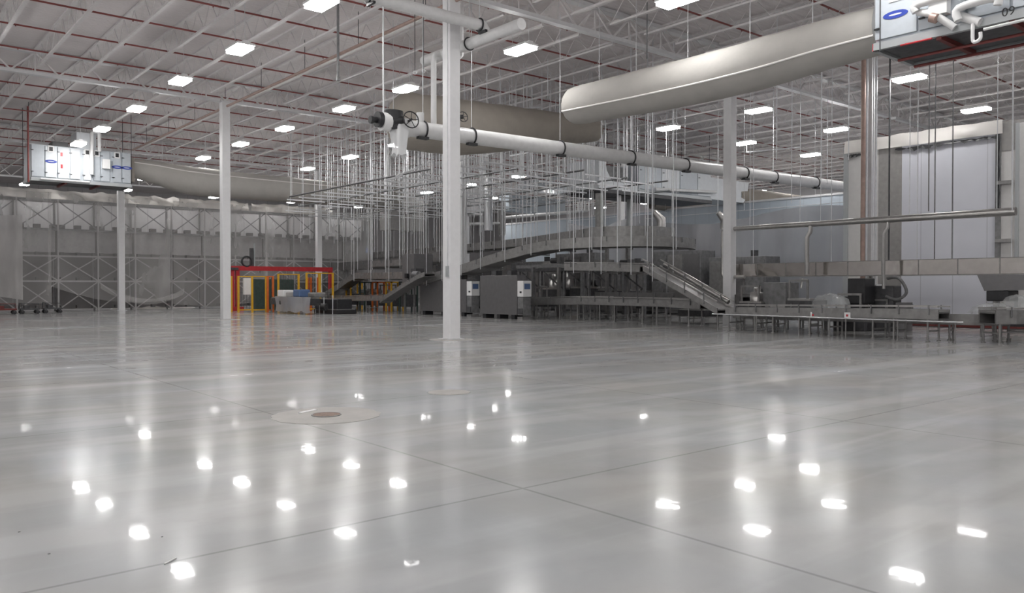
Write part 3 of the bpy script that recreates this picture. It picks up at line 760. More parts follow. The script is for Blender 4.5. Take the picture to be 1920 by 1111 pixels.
for i, (a, b, s_) in enumerate(((0, 3.4, 2), (3.3, 5.2, 5), (5.1, 7.4, 8), (7.5, 10.4, 11))):
    xa = U[int(a)] + (a % 1) * 2; xb = U[int(b)] + (b % 1) * 2
    sheet('crumpled plastic lying along the rack top, %s fold from the left' % ordw(i), xa, xb, YR - .03, lambda u: 7.12 + .12 * nz1(u, s_, 7) + .06 * nz1(u, s_, 17), lambda u: 6.6, 'filmd', .2, seed=s_, rows=6, name='folded_plastic')
sheet('swag of plastic film hanging in a low curve across the racks beside the third column', U[3], U[5] + .6, YR - .36, lambda u: 2.0 - 1.75 * math.sin(PI * min(1, u * .75 + .08)) * .75, lambda u: 1.65 - 1.75 * math.sin(PI * min(1, u * .75 + .08)) * .75, 'film', .1, rows=5, seed=15, name='plastic_swag')
xs_ = onY(38, 500, YR - .5).x
sheet('half clear plastic sheet hanging to the floor at the far left edge beside the carts', onY(-70, 500, YR - 1).x, onY(41, 500, YR - 1).x, YR - .9, lambda u: 5.3 + .2 * u, lambda u: .9 - .5 * abs(u - .6), 'filmh', .16, seed=22)
# invented dark backing behind the racks so the far half of the hall reads as in the photo
# low carts
def cart(px0, px1, y, py, label, m='dark'):
    a, b = onZ(px0, py, 0), onZ(px1, py, 0); x0, x1 = a.x, b.x
    t = thing('platform_cart', label, 'cart', ((x0 + x1) / 2, y, 0), 'low carts by the racks')
    MB().box(x0, y - .4, .22, x1, y + .4, .3).build('deck', m, t)
    for x in (x0 + .1, x1 - .1):
        for yy in (y - .32, y + .32):
            MB().tube([(x, yy - .03, .1), (x, yy + .03, .1)], .1, 12).build('wheel', 'black', t)
            MB().box(x - .03, yy - .05, .12, x + .03, yy + .05, .23).build('caster_fork', 'dark', t)
    MB().tube([(x0 + .05, y - .35, .28), (x0 + .05, y - .35, .58), (x0 + .05, y + .35, .58), (x0 + .05, y + .35, .28)], .025, 6).tube([(x0 + .05, y - .35, .58), (x1 - .05, y - .35, .55), (x1 - .05, y - .35, .28)], .02, 6).build('hand_rail', m, t)
    MB().box(x0 + .2, y - .3, .3, (x0 + x1) / 2, y + .3, .45).build('load_block', 'maroon' if m == 'maroon' else 'dark', t)
cart(-30, 20, 49.9, 587, 'dark maroon platform cart cut off by the left edge', 'maroon')
cart(22, 62, 50.1, 586, 'black platform cart, middle one of the carts at the left edge')
cart(66, 104, 50.5, 585, 'black platform cart, right one of the carts at the left edge')
for i, (px, py, w_) in enumerate(((288, 579, 1.2), (346, 577, .9), (224, 579, .5))):
    p = onZ(px, py, 0); m = MB(); vs = []; fs = []
    for a in range(14):
        for r_ in range(4): rr = w_ * (1 - r_ / 3.3) * .6; vs.append((p.x + rr * 1.6 * math.cos(a * PI / 7), p.y + .4 + rr * .7 * math.sin(a * PI / 7), (0, .1, .2, .24)[r_] * (1 + .4 * noise.noise(Vector((a, r_, i))))))
    for a in range(14):
        for r_ in range(3): q = (a + 1) % 14; fs.append((a * 4 + r_, q * 4 + r_, q * 4 + r_ + 1, a * 4 + r_ + 1))
    tag(MB().add(vs, fs, True).build('plastic_heap', 'filmd'), 'heap of crumpled plastic on the floor %s' % ('between the third and middle columns', 'just left of the middle column', 'at the foot of the third column')[i], 'plastic heap')

# ---------------------------------------------------------------- palletizer and guard fence
p = onZ(439, 582.5, 0); gy = p.y; gx = p.x
t = thing('palletizer_frame', 'red gantry frame of the palletizer behind the yellow guard fence', 'machine', (gx, gy, 0))
zt_ = onY(500, 506, gy).z; xe = onY(622, 510, gy).x
for x in (gx - .12, gx + .2): MB().box(x - .1, gy - .12, 0, x + .1, gy + .12, zt_).build('front_post', 'redp', t)
MB().box(gx - .4, gy - .35, 0, gx + .45, gy + .35, .25).build('foot', 'redp', t)
MB().box(gx - .2, gy - .14, zt_ - .05, xe, gy + .14, zt_ + .22).build('cross_beam', 'redp', t)
MB().box(xe - .2, gy - .12, 0, xe, gy + .12, zt_).build('rear_post', 'redp', t)
MB().box(gx - .5, gy - .2, zt_ - .02, gx + .2, gy + .2, zt_ + .12).build('top_motor', 'dark', t)
q = onY(466, 500, gy)
MB().ring((q.x - .15, gy - .1, zt_ + .5), (0, 1, 0), .3, .06, 18, 6).build('cable_loop', 'black', t)
MB().box(q.x + .1, gy - .1, zt_ + .2, q.x + .28, gy + .1, onY(472, 465, gy).z).build('lift_mast', 'dark', t)
MB().tube([(q.x + .36, gy, zt_), (q.x + .36, gy, onY(474, 456, gy).z)], .05, 8).build('mast_tube', 'trim', t)
MB().box(gx + 1.4, gy + .2, 0, gx + 3.9, gy + .9, 1.9).build('machine_body', 'green', t)
def fence_panel(pxa, pxb, pyf, pyt, label, m='yellow', sign=False, mesh=True):
    a = onZ(pxa, pyf, 0); y = a.y; b = onY(pxb, pyf, y); zt = onY((pxa + pxb) / 2, pyt, y).z
    t = thing('guard_fence', label, 'fence', ((a.x + b.x) / 2, y, 0), 'yellow guard fencing')
    for x in (a.x, b.x): MB().box(x - .05, y - .05, 0, x + .05, y + .05, zt).build('post', m, t)
    MB().box(a.x, y - .03, zt - .06, b.x, y + .03, zt).build('top_rail', m, t)
    MB().box(a.x, y - .03, .1, b.x, y + .03, .16).build('bottom_rail', m, t)
    if mesh:
        mm = MB(); n = max(3, int((b.x - a.x) / .16))
        for i in range(1, n): x = a.x + (b.x - a.x) * i / n; mm.box(x - .008, y - .008, .16, x + .008, y + .008, zt - .06)
        for z in (.6, 1.1, 1.6): mm.box(a.x, y - .01, z, b.x, y, z + .02)
        mm.build('wire_infill', 'dark', t)['kind'] = 'stuff'
    if sign:
        MB().box(a.x + .25, y - .25, 1.0, a.x + .72, y - .05, 1.95).build('control_panel', 'white', t)
    return t
fence_panel(447, 473, 585, 517, 'yellow guard fence panel carrying the white control panel', sign=True)
fence_panel(473, 499, 585, 517, 'yellow and orange guard gate frame right of the white control panel', mesh=False)
fence_panel(424, 434, 585, 517, 'narrow yellow guard fence strip left of the red post')
fence_panel(502, 512, 585, 517, 'dark narrow guard panel between orange posts', 'orange')
fence_panel(522, 560, 583, 513, 'yellow guard frame behind the cluttered machine table')
fence_panel(575, 598, 583, 511, 'yellow guard frame with orange inner posts right of the machine table', 'yellow')
fence_panel(600, 624, 583, 511, 'rightmost yellow guard frame, below the left end of the high conveyor', 'yellow')
for i, px in enumerate((586, 592, 606)):
    p = onZ(px, 583, 0)
    tag(MB().box(p.x - .06, p.y + .6, 0, p.x + .06, p.y + .72, 2.0).build('orange_post', 'orange'), 'orange post inside the yellow guard frames, %s of three' % ('left', 'middle', 'right')[i], 'post', 'orange posts')

# ---------------------------------------------------------------- conveyors
ORDC = [0]
def conveyor(path, wid, depth, label, legs=None, belt='pan', side='ssd', sub=5, name='conveyor', brackets=1.4, rail=0.0, group=None, legm='ssd', spread=None):
    P = smooth_path(path, sub) if sub > 1 else [Vector(p) for p in path]
    c = P[len(P) // 2]; t = thing(name, label, 'conveyor', (c.x, c.y, 0 if legs else c.z - depth), group)
    h = wid / 2
    MB().rsweep(P, -h, -h + .05, -depth, .06).build('side_frame', side, t)
    MB().rsweep(P, h - .05, h, -depth, .06).build('side_frame', side, t)
    MB().rsweep(P, -h + .05, h - .05, -depth - .012, -depth + .02).build('drip_pan', 'pan', t)
    MB().rsweep(P, -h + .06, h - .06, -.04, 0).build('belt', belt, t)
    if rail:
        for s_ in (-1, 1):
            MB().rsweep(P, s_ * h - .02, s_ * h + .02, rail - .02, rail + .02).build('guide_rail', 'ss', t)
    # brackets along the near side
    dist = 0; nxt = .4; last = P[0]
    for i in range(1, len(P)):
        seg = (P[i] - last).length; d = (P[i] - last).normalized(); 
        while nxt < seg:
            p = last + d * nxt; r_ = Vector((d.y, -d.x, 0)).normalized()
            for s_ in (-1, 1):
                q = p + r_ * s_ * (h + .02)
                MB().beam(q + Vector((0, 0, -depth * .4)), q + Vector((0, 0, .04 + max(rail, .02))), .04, .03).build('bracket', 'mid', t)
            nxt += brackets
        nxt -= seg; last = P[i]
    if legs:
        n = max(2, int(legs))
        for k in range(n):
            i = min(len(P) - 2, int(round(k * (len(P) - 2) / (n - 1)))); d = (P[i + 1] - P[i]); d.z = 0; d.normalize(); r_ = Vector((d.y, -d.x, 0)); p = P[i] + d * .12 * (1 if k == 0 else 0)
            for s_ in (-1, 1):
                q = p + r_ * s_ * (h - .03)
                MB().tube([(q.x, q.y, 0), (q.x, q.y, q.z - depth + .02)], .03, 6).tube([(q.x, q.y, 0), (q.x, q.y, .03)], .06, 8).build('leg', legm, t)
            a = p + r_ * (h - .03); b = p - r_ * (h - .03)
            MB().beam((a.x, a.y, .28), (b.x, b.y, .28), .04, .04).build('leg_brace', legm, t)
    return t
# W(px,py,x): point on the plane x = const
def W(px, py, x): return onX(px, py, x)
hi = [W(604, 486, 32.4), W(700, 478, 32), W(800, 468, 31.3), W(900, 458, 30), W(1000, 447, 28.6), W(1060, 438, 27.3), W(1110, 432, 26.4)]
hz = 4.0
hp = [Vector((p.x, p.y, hz)) for p in hi] + [Vector((26.0, 24.9, hz)), Vector((26.3, 23.9, hz)), Vector((27.2, 23.4, hz)), Vector((28.4, 23.6, hz)), Vector((29.2, 24.4, hz))]
hp[0].z = 3.9
conveyor(hp, 1.0, .36, 'upper curved stainless conveyor hung from rods, ending in a rounded loop', sub=5)
lp = [W(812, 520, 24.0), W(860, 505, 23.9), W(900, 493, 24), W(950, 476, 24.1), W(1000, 462, 24.5), W(1050, 453, 24.8), W(1100, 449, 25.2)]
lp += [Vector((25.9, 23.6, lp[-1].z + .02)), Vector((26.8, 22.8, lp[-1].z + .02)), Vector((28.0, 22.7, lp[-1].z)), Vector((29.2, 23.2, lp[-1].z))]
LOW = lp
conveyor(lp, 1.25, .38, 'broad grey conveyor climbing from behind the nearest column to the loop', sub=5)
# long trough behind at the left, and the shorter inclined ones
def R3(pts): return [W(a, b, x) for a, b, x in pts]
conveyor(R3([(600, 495, 29.0), (660, 493, 28.6), (740, 486, 28), (800, 479, 27.5), (850, 471, 27)]), .9, .5, 'dark conveyor trough running level above the left machines', side='pan', sub=4)
conveyor(R3([(705, 491, 26), (745, 489, 25.6), (775, 487, 25.4)]), .8, .3, 'short stainless conveyor section just left of the square drive tower', sub=3)
conveyor(R3([(612, 553, 24.5), (640, 536, 24.5), (672, 515, 24.4), (700, 513, 24.2), (760, 512, 23.8), (800, 511, 23.4)]), .8, .3, 'leftmost inclined conveyor rising then running level towards the drive tower', sub=4, side='ssd')
conveyor(R3([(722, 562, 22.8), (755, 540, 22.8), (790, 519, 22.8), (806, 512, 22.8)]), .7, .16, 'short inclined conveyor rising just left of the steel cabinets', sub=3, side='ssd')
conveyor(R3([(1070, 497, 23.6), (1130, 497, 23.6), (1212, 499, 23.5)]), .75, .22, 'level conveyor under the loop feeding the right hand incline', sub=3, rail=.1)
conveyor([W(1222, 500, 23.5), W(1290, 539, 23.4), W(1360, 580, 23.4)], .95, .16, 'right hand inclined conveyor sloping down to the long low line', sub=3, rail=.28, brackets=.9)
p0, p1 = W(1372, 582, 23.2), W(1840, 584, 22.6)
conveyor([(p0.x, p0.y, .72), (23.15, 14.5, .74), (23.0, 12.5, .77), (22.8, 10.5, .8), (22.75, 9.3, .8)], .7, .2, 'long low conveyor line along the right side on thin legs', legs=8, sub=3, rail=.14, brackets=.8)
conveyor([(23.9, 16.6, .62), (23.9, 14.5, .62), (23.8, 12, .64), (23.7, 9.5, .66), (24.1, 8.2, .66)], .5, .22, 'second low conveyor just behind the long low line', legs=6, sub=3, brackets=1.1)
conveyor([(22.9, 8.3, .82), (23.6, 7.9, .82), (24.6, 8.0, .82), (25.6, 8.4, .82)], .7, .3, 'low conveyor turning across the right end of the long line', legs=4, sub=3, rail=.1)
conveyor([(25.2, 25.5, .9), (25.0, 23, .9), (24.7, 20.5, .9), (24.6, 18.4, .85)], .8, .2, 'low conveyor on legs beneath the curved loop', legs=6, sub=3, rail=.12, brackets=.9)
conveyor([(27.4, 26.5, 1.15), (27.4, 23, 1.15), (27.0, 20, 1.15), (26.8, 18.2, 1.1)], .8, .3, 'raised table conveyor behind the loop supports', legs=6, sub=3, side='pan', brackets=1.1)
conveyor(R3([(600, 557, 23.6), (660, 557, 23.2), (730, 556, 22.8)]), .8, .2, 'low conveyor in front of the yellow guard frames', legs=5, sub=2, rail=.1, brackets=2)
conveyor(R3([(985, 562, 25.4), (1060, 560, 25.8), (1140, 560, 26.2)]), .9, .25, 'low conveyor right of the steel cabinets', legs=4, sub=2, rail=.1, brackets=1.5)
# handrail tube over the incline
a, b = W(1246, 494, 24.1), W(1366, 566, 24.0)
t = thing('guide_tube', 'thick steel tube running parallel above the right hand incline', 'tube', tuple((a + b) / 2))
MB().tube([a, b], .085, 10).build('tube_run', 'ss', t)
MB().tube([a + (b - a) * .1, a + (b - a) * .1 + Vector((-.5, 0, -.35))], .03, 6).build('bracket', 'ssd', t)
MB().tube([a + (b - a) * .85, a + (b - a) * .85 + Vector((-.5, 0, -.35))], .03, 6).build('bracket', 'ssd', t)
# drive tower
a, b = W(766, 510, 23.6), W(788, 510, 23.6)
t = thing('drive_tower', 'square dull steel drive tower between the inclined conveyors', 'machine', (a.x, (a.y + b.y) / 2, 0))
zt_ = W(776, 476, 23.6).z
MB().box(23.2, b.y, 1.5, 24.4, a.y, zt_).build('tower_body', 'cab', t, bevel=.02)
for yy in (a.y - .1, b.y + .1):
    for xx in (23.3, 24.3): MB().box(xx - .04, yy - .04, 0, xx + .04, yy + .04, 1.52).build('leg', 'ssd', t)
MB().box(23.0, b.y - .5, 1.9, 23.5, b.y - .02, 2.4).build('gear_motor', 'dark', t)
MB().tube([(23.0, b.y - .8, 2.1), (23.0, b.y - .3, 2.1)], .16, 10).build('motor', 'mid', t)
MB().box(23.05, (a.y + b.y) / 2 - .1, 1.9, 23.2, (a.y + b.y) / 2 + .1, 2.15).build('switch_box', 'black', t)
# two steel cabinets
def cabinet(pxa, pxb, x, label, pyt=516):
    a, b = W(pxa, 560, x), W(pxb, 560, x); y1, y0 = a.y, b.y; zt = W((pxa + pxb) / 2, pyt, x).z
    t = thing('steel_cabinet', label, 'cabinet', (x + .3, (y0 + y1) / 2, 0), 'steel cabinets')
    MB().box(x, y0, .2, x + .55, y1, zt).build('casing', 'cab', t, bevel=.015)
    for k in range(3): yy = y0 + .3 + (y1 - y0 - .6) * k / 2; MB().box(x + .03, yy - .12, 0, x + .52, yy + .12, .2).build('foot', 'black', t)
    MB().box(x + .02, y0 - .42, 1.02, x + .5, y0 - .01, 1.72).build('control_box', 'white', t, bevel=.01)
    MB().box(x + .08, y0 - .43, 1.35, x + .42, y0 - .42, 1.6).build('screen', 'glass', t)
    MB().box(x - .008, y0 - .3, 1.18, x + .02, y0 - .2, 1.26).build('switch', 'black', t)
    MB().box(x + .04, y0 - .38, .2, x + .5, y0 - .01, 1.0).build('side_box', 'mid', t)
    MB().box(x - .01, y0 - .36, .25, x + .04, y0 - .05, .5).build('vent_grille', 'dark', t)
    for k in range(2): yy = y0 + .5 + 1.1 * k; MB().box(x + .1, yy, zt, x + .45, yy + .3, zt + .22).build('top_box', 'dark', t)
    MB().box(x + .02, y0 - .36, .0, x + .5, y0 - .02, .12).build('plinth', 'ssd', t)
cabinet(900, 969, 23.2, 'wide grey steel cabinet with a white control box, right of the nearest column')
cabinet(788, 874, 23.4, 'wide grey steel cabinet half hidden behind the nearest column', 524)

# ---------------------------------------------------------------- hangers over the conveyors
def pxof(x, y, z=6.0):
    q = proj((x, y, z)); return q[0] if q else -999
def blocked(x, y, m=.1):
    return (abs(y - 24) < 1.1 and x < 25 + m) or (abs(y - 46.9) < 1.0 and x < 30 + m) or (29.6 < y < 32.4 and x > h0 - m) or (abs(y - 36.5) < .7 and x > 31 - m) or (abs(y - YP) < .4)
tproto = None
ZS = 6.35
for r_i, xc in enumerate((20.6, 23.4, 26.2, 29.0, 31.8)):
    cnt = 0
    for k in range(19):
        y = 25.2 + 1.5 * k + .5 * (r_i % 2)
        if not 560 < pxof(xc, y) < 1215 or blocked(xc, y, 1.2): continue
        lab = 'two-rod trapeze hanger, %s from the camera in the %s hanger row' % (ordw(cnt), ordw(r_i)); cnt += 1
        if tproto is None:
            t = thing('trapeze_hanger', lab, 'hanger', (xc, y, ZS), 'trapeze hangers'); tproto = t
            MB().box(xc - 1.15, y - .03, ZS - .03, xc + 1.15, y + .03, ZS + .03).build('strut', 'zinc', t)
            for s_ in (-.95, .95): MB().tube([(xc + s_, y, ZS - .12), (xc + s_, y, TOP)], .016, 5).build('rod', 'zinc', t)
        else:
            t = copy_tree(tproto); t.location = (xc, y, ZS); t['label'] = lab
for i, (x, ya, yb, z) in enumerate(((19.5, 29, 43, 6.5), (21.9, 26, 47, 6.42), (24.8, 25, 49, 6.5), (27.6, 25, 50, 6.42), (30.4, 25, 50, 6.5), (33.0, 27, 50, 6.42))):
    t = thing('strut_channel', 'long metal strut channel above the conveyors, %s from the left' % ordw(i), 'channel', (x, (ya + yb) / 2, z), 'long strut channels')
    MB().box(x - .03, ya, z - .045, x + .03, yb, z - .02).box(x - .03, ya, z - .045, x - .022, yb, z + .02).box(x + .022, ya, z - .045, x + .03, yb, z + .02).build('channel', 'trim' if i % 2 else 'mid', t)
    for k in range(int((yb - ya) / 3.4) + 1):
        yy = min(yb - .1, ya + .1 + 3.4 * k)
        MB().tube([(x, yy, z), (x, yy, TOP)], .014, 5).build('rod', 'zinc', t)
def conveyor_hangers(P, half, depth, every, words):
    P = smooth_path(P, 6); dist = .5; cnt = 0; last = P[0]
    for i in range(1, len(P)):
        seg = (P[i] - last).length; d = (P[i] - last).normalized()
        while dist < seg:
            p = last + d * dist; rr = Vector((d.y, -d.x, 0)).normalized()
            a, b = p + rr * (half + .07), p - rr * (half + .07); zb = p.z - depth - .06
            t = thing('conveyor_hanger', 'pair of long hanger rods holding the %s, %s along it' % (words, ordw(cnt)), 'hanger', (p.x, p.y, zb), 'conveyor hanger rods'); cnt += 1
            MB().beam((a.x, a.y, zb), (b.x, b.y, zb), .05, .05).build('cross_bar', 'ssd', t)
            for q in (a, b): MB().tube([(q.x, q.y, zb - .05), (q.x, q.y, TOP)], .018, 5).build('rod', 'zinc', t)
            dist += every
        dist -= seg; last = P[i]
conveyor_hangers(hp[:-1], .5, .36, 1.35, 'upper curved conveyor')
conveyor_hangers(LOW[:-1], .625, .38, 1.5, 'climbing conveyor')
conveyor_hangers(R3([(640, 536, 24.5), (672, 515, 24.4), (760, 512, 23.8), (795, 511, 23.4)]), .4, .3, 2.4, 'leftmost inclined conveyor')
conveyor_hangers(R3([(604, 495, 29.0), (740, 486, 28), (850, 471, 27)]), .45, .5, 2.4, 'dark conveyor trough')
conveyor_hangers(R3([(1075, 497, 23.6), (1212, 499, 23.5)]), .38, .22, 1.6, 'level feed conveyor')
conveyor_hangers([W(1226, 502, 23.5), W(1290, 539, 23.4), W(1330, 562, 23.4)], .48, .2, 2.6, 'right hand incline')
conveyor_hangers(R3([(705, 491, 26), (745, 489, 25.6), (775, 487, 25.4)]), .4, .3, 2.0, 'short stainless conveyor section')
# loose single rods
rp = []
k = 0; tries = 0
hproto = None
while k < 98 and tries < 4000:
    tries += 1
    x = random.uniform(19.2, 35); y = random.uniform(24.5, 52)
    if not 548 < pxof(x, y) < 1235: continue
    if min([abs(pxof(x, y) - pxof(*q)) for q in rp] + [99]) < 2.2: continue
    if blocked(x, y) or any(abs(x - q[0]) < .25 and abs(y - q[1]) < .25 for q in rp): continue
    rp.append((x, y))
    zb = random.choice((4.4, 5.2, 6.3, 6.3, 6.8, 4.8))
    t = MB().tube([(x, y, zb), (x, y, TOP)], .016, 5).build('threaded_rod', 'zinc')
    tag(t, 'zinc rod', 'rod', 'single hanging rods'); t['px'] = pxof(x, y); k += 1
for i, o in enumerate(sorted([o for o in COL.objects if o.name.startswith('threaded_rod')], key=lambda o: o['px'])):
    o['label'] = 'single zinc rod hanging from the roof, %s from the left above the conveyors' % ordw(i)
    del o['px']
# rods right of the loop and in front of the enclosure
RODS = [((988, 140), 235, 22, 'zinc', 'long rod reaching down to the thick pipe right of the nearest column'), ((1027, 100), 185, 22, 'zinc', 'pale short rod between the nearest column and the large duct'), ((1042, 150), 262, 24, 'zinc', 'rod crossing the shaded duct, right of the short pale rod'),
        ((1206, 60), 200, 26, 'mid', 'dark rod above the left part of the large fabric duct'), ((1213, 40), 110, 20, 'mid', 'short dark rod above the large fabric duct'), ((1456, 165), 300, 24, 'zinc', 'left rod of the two below the large fabric duct'),
        ((1484, 168), 380, 26, 'zinc', 'right rod of the two below the large fabric duct'), ((1540, 135), 330, 25, 'zinc', 'rod ending near the far lamps right of the second column'), ((1591, 125), 300, 24, 'zinc', 'rod hanging left of the copper riser'),
        ((1500, 300), 420, 30, 'zinc', 'rod above the left drop of the stainless pipe'), ((1741, 150), 396, 28.4, 'mid', 'left dark rod in front of the white enclosure'), ((1752, 160), 487, 28.6, 'mid', 'second dark rod in front of the white enclosure'),
        ((1785, 165), 486, 28.8, 'mid', 'third dark rod in front of the white enclosure'), ((1898, 100), 395, 25, 'zinc', 'bright rod near the right edge of the enclosure'), ((1551, 250), 345, 33, 'zinc', 'rod beside the far wall lamps')]
for i, ((px, py), pb, xx, m, lab) in enumerate(RODS):
    p = onX(px, pb, xx)
    tag(MB().tube([p, (p.x, p.y, TOP)], .02 if m == 'mid' else .016, 6).build('hanging_rod', m), lab, 'rod', 'rods right of the loop')

# ---------------------------------------------------------------- enclosure on the right
XE, ZE = 31.0, 7.05
yof = lambda px: W(px, 500, XE).y
t = thing('panel_enclosure', 'tall white insulated panel enclosure filling the right side of the hall', 'enclosure', (XE, 9, 0))
ye = yof(1582); segs = [(1582, 1590, 'trim', 'edge_channel'), (1590, 1646, 'encw', 'wall_panel'), (1646, 1690, 'encg', 'galvanised_panel'), (1690, 1866, 'encl', 'wall_panel'), (1866, 1876, 'mid', 'door_jamb'), (1876, 1903, 'encw', 'door_leaf'), (1903, 1910, 'trim', 'door_jamb'), (1910, 2100, 'encw', 'wall_panel')]
for a, b, m, nm in segs:
    p = MB().box(XE - (.06 if nm in ('door_jamb', 'edge_channel') else 0), yof(b), 0, XE + .15, yof(a), ZE - (.9 if nm == 'door_leaf' else 0)).build(nm, m, t)
    if nm == 'door_leaf':
        for zz in (3.0, 5.0): MB().box(XE - .12, yof(a) - .35, zz, XE - .01, yof(a) + .15, zz + .12).build('hinge_bar', 'ssd', p)
MB().box(XE - .02, yof(1903), ZE - .9, XE + .15, yof(1876), ZE).build('lintel', 'encg', t)
MB().box(XE, ye - .15, 0, XE + 9, ye, ZE).build('end_wall', 'encl', t)
MB().box(XE, yof(2100), ZE, XE + 9, ye, ZE + .12).build('roof_panel', 'encg', t)
MB().box(XE - .14, yof(1930), .02, XE - .02, yof(1655), .20).build('kick_channel', 'maroon', t)
# torn black edge and folded film at the top
for pa, pb, lab in (((1590, 268), (1614, 264), 'short torn black plastic edge at the top left of the enclosure'), ((1679, 256), (1868, 228), 'long ragged black plastic edge along the enclosure top')):
    n = 26; vs = []; fs = []
    for i in range(n + 1):
        u = i / n; p = W(pa[0] + (pb[0] - pa[0]) * u, pa[1] + (pb[1] - pa[1]) * u, XE - .05)
        dz = .05 + .1 * abs(noise.noise(Vector((i * .7, 1, 2)))) * 2
        vs += [(p.x - .02, p.y, ZE - .35 + .05 * noise.noise(Vector((i * .5, 0, 0)))), (p.x - .05, p.y, ZE - .35 - dz), (p.x + .03, p.y, ZE - .35 - dz * .5)]
    for i in range(n):
        for j in range(3): fs.append((i * 3 + j, (i + 1) * 3 + j, (i + 1) * 3 + (j + 1) % 3, i * 3 + (j + 1) % 3))
    tag(MB().add(vs, fs).build('torn_edge', 'black'), lab, 'plastic edge')
vs = []
sheet('crumpled plastic folded over the long top edge of the white enclosure', yof(1880), yof(1585), XE + .2, lambda u: ZE + .18 + .06 * nz1(u, 3, 9), lambda u: ZE - .3, 'filmd', .08, seed=30, axis='y', rows=6, name='folded_plastic')
p0, p1 = W(1872, 245, XE - .06), W(1872, 395, XE - .06)
m = MB().tube([(XE - .06, p0.y + .06 * noise.noise(Vector((i * .6, 3, 1))), p0.z + (p1.z - p0.z) * i / 14) for i in range(15)], .045, 6)
tag(m.build('torn_edge', 'black'), 'vertical ragged black strip beside the enclosure door', 'plastic edge')
# wall of the cold room further back
XC = 44.0
t = thing('cold_room', 'blue-grey panelled cold room wall behind the curved conveyor and plastic curtains', 'enclosure', (XC, 35, 0))
MB().box(XC, 15, 0, XC + .2, 54, 6.7).build('wall_panel', 'bluew', t)
MB().box(XC - .05, 15, 6.7, XC + .25, 54, 6.82).build('top_cap', 'steelw', t)
for i, (ya, yb, zt_, xx, cl) in enumerate(((17.6, 30.5, 5.0, 35.5, 'grey plastic curtain hanging behind the stainless duct and the incline'), (31.5, 40, 5.6, 38.5, 'grey plastic curtain further back behind the loop'))):
    sheet(cl, ya, yb, xx, lambda u, z=zt_: z + .25 * math.sin(u * 7), lambda u: .05, 'curtain', .35, seed=40 + i, axis='y', rows=22, cols=60, name='plastic_curtain')
    tt = thing('curtain_wire', 'thin wire carrying the %s plastic curtain' % ('nearer', 'farther')[i], 'wire', (xx - .3, ya, zt_))
    MB().tube([(xx - .3, ya, zt_ + .3), (xx - .3, yb, zt_ + .3)], .015, 5).build('wire', 'zinc', tt)
    for yy in (ya + .1, (ya + yb) / 2, yb - .1): MB().tube([(xx - .3, yy, zt_ + .3), (xx - .3, yy, TOP)], .01, 4).build('drop_wire', 'zinc', tt)

# ---------------------------------------------------------------- stainless duct box and pipe arch
XB = 27.0
ya, yb = W(1370, 500, XB).y, W(1960, 500, XB).y
t = thing('stainless_duct', 'long mirror-like stainless duct box crossing in front of the enclosure', 'duct', (XB + .25, (ya + yb) / 2, 1.86))
n = 9
for i in range(n):
    a, b = ya + (yb - ya) * i / n, ya + (yb - ya) * (i + 1) / n
    o = MB().box(XB, b + .012, 1.86, XB + .5, a - .012, 2.34).build('duct_panel', 'ssm', t, bevel=.006)
    MB().box(XB - .012, b - .015, 1.84, XB + .512, b + .015, 2.36).build('seam_flange', 'ssd', t)
MB().box(XB - .02, yb, 2.335, XB + .52, ya, 2.36).build('top_edge', 'ssd', t)
MB().box(XB - .02, yb, 1.835, XB + .52, ya, 1.86).build('bottom_edge', 'ssd', t)
MB().box(XB - .02, ya, 1.8, XB + .4, ya + .12, 2.38).build('end_bracket', 'dark', t)
for u in (.06, .36, .64, .9):
    y = ya + (yb - ya) * u; MB().tube([(XB + .56, y, 1.86), (XB + .56, y, TOP)], .014, 5).build('hanger_rod', 'zinc', t)
for u in (.03, .5, .97):
    y = ya + (yb - ya) * u; MB().box(XB + .4, y - .04, 0, XB + .48, y + .04, 1.86).build('leg', 'ssd', t)
XP = 26.4
y0_, y1_ = W(1355, 430, XP).y, W(1905, 400, XP).y
zl, zr = W(1355, 431, XP).z, W(1905, 396, XP).z
t = thing('stainless_pipe', 'long polished stainless pipe with drops running above the stainless duct box', 'pipe', (XP, (y0_ + y1_) / 2, 3.5))
MB().tube([(XP, y0_, zl), (XP, y0_ - .1, zl + .02), (XP, y1_, zr)], [.085, .085, .125], 14).build('pipe_run', 'ss', t)
MB().tube([(XP, y0_ - .02, zl), (XP, y0_, zl - .1), (XP, y0_, 1.95), (XP, y0_ - .06, 1.86), (XP, y0_ - 1.0, 1.83)], .065, 10).build('left_drop', 'ss', t)
for px, zb in ((1520, 1.9), (1665, 1.4)):
    y = W(px, 440, XP).y
    MB().tube([(XP, y, zl + (zr - zl) * .5 - .02), (XP - .03, y, 3.4), (XP - .03, y + .12, 3.22), (XP - .03, y + .12, zb)], .075 if px == 1520 else .05, 10).build('drop_pipe', 'ss', t)
for u in (.12, .4, .7, .95): y = y0_ + (y1_ - y0_) * u; z = zl + (zr - zl) * u; MB().tube([(XP, y, z), (XP, y, TOP)], .012, 5).build('hanger_rod', 'zinc', t)
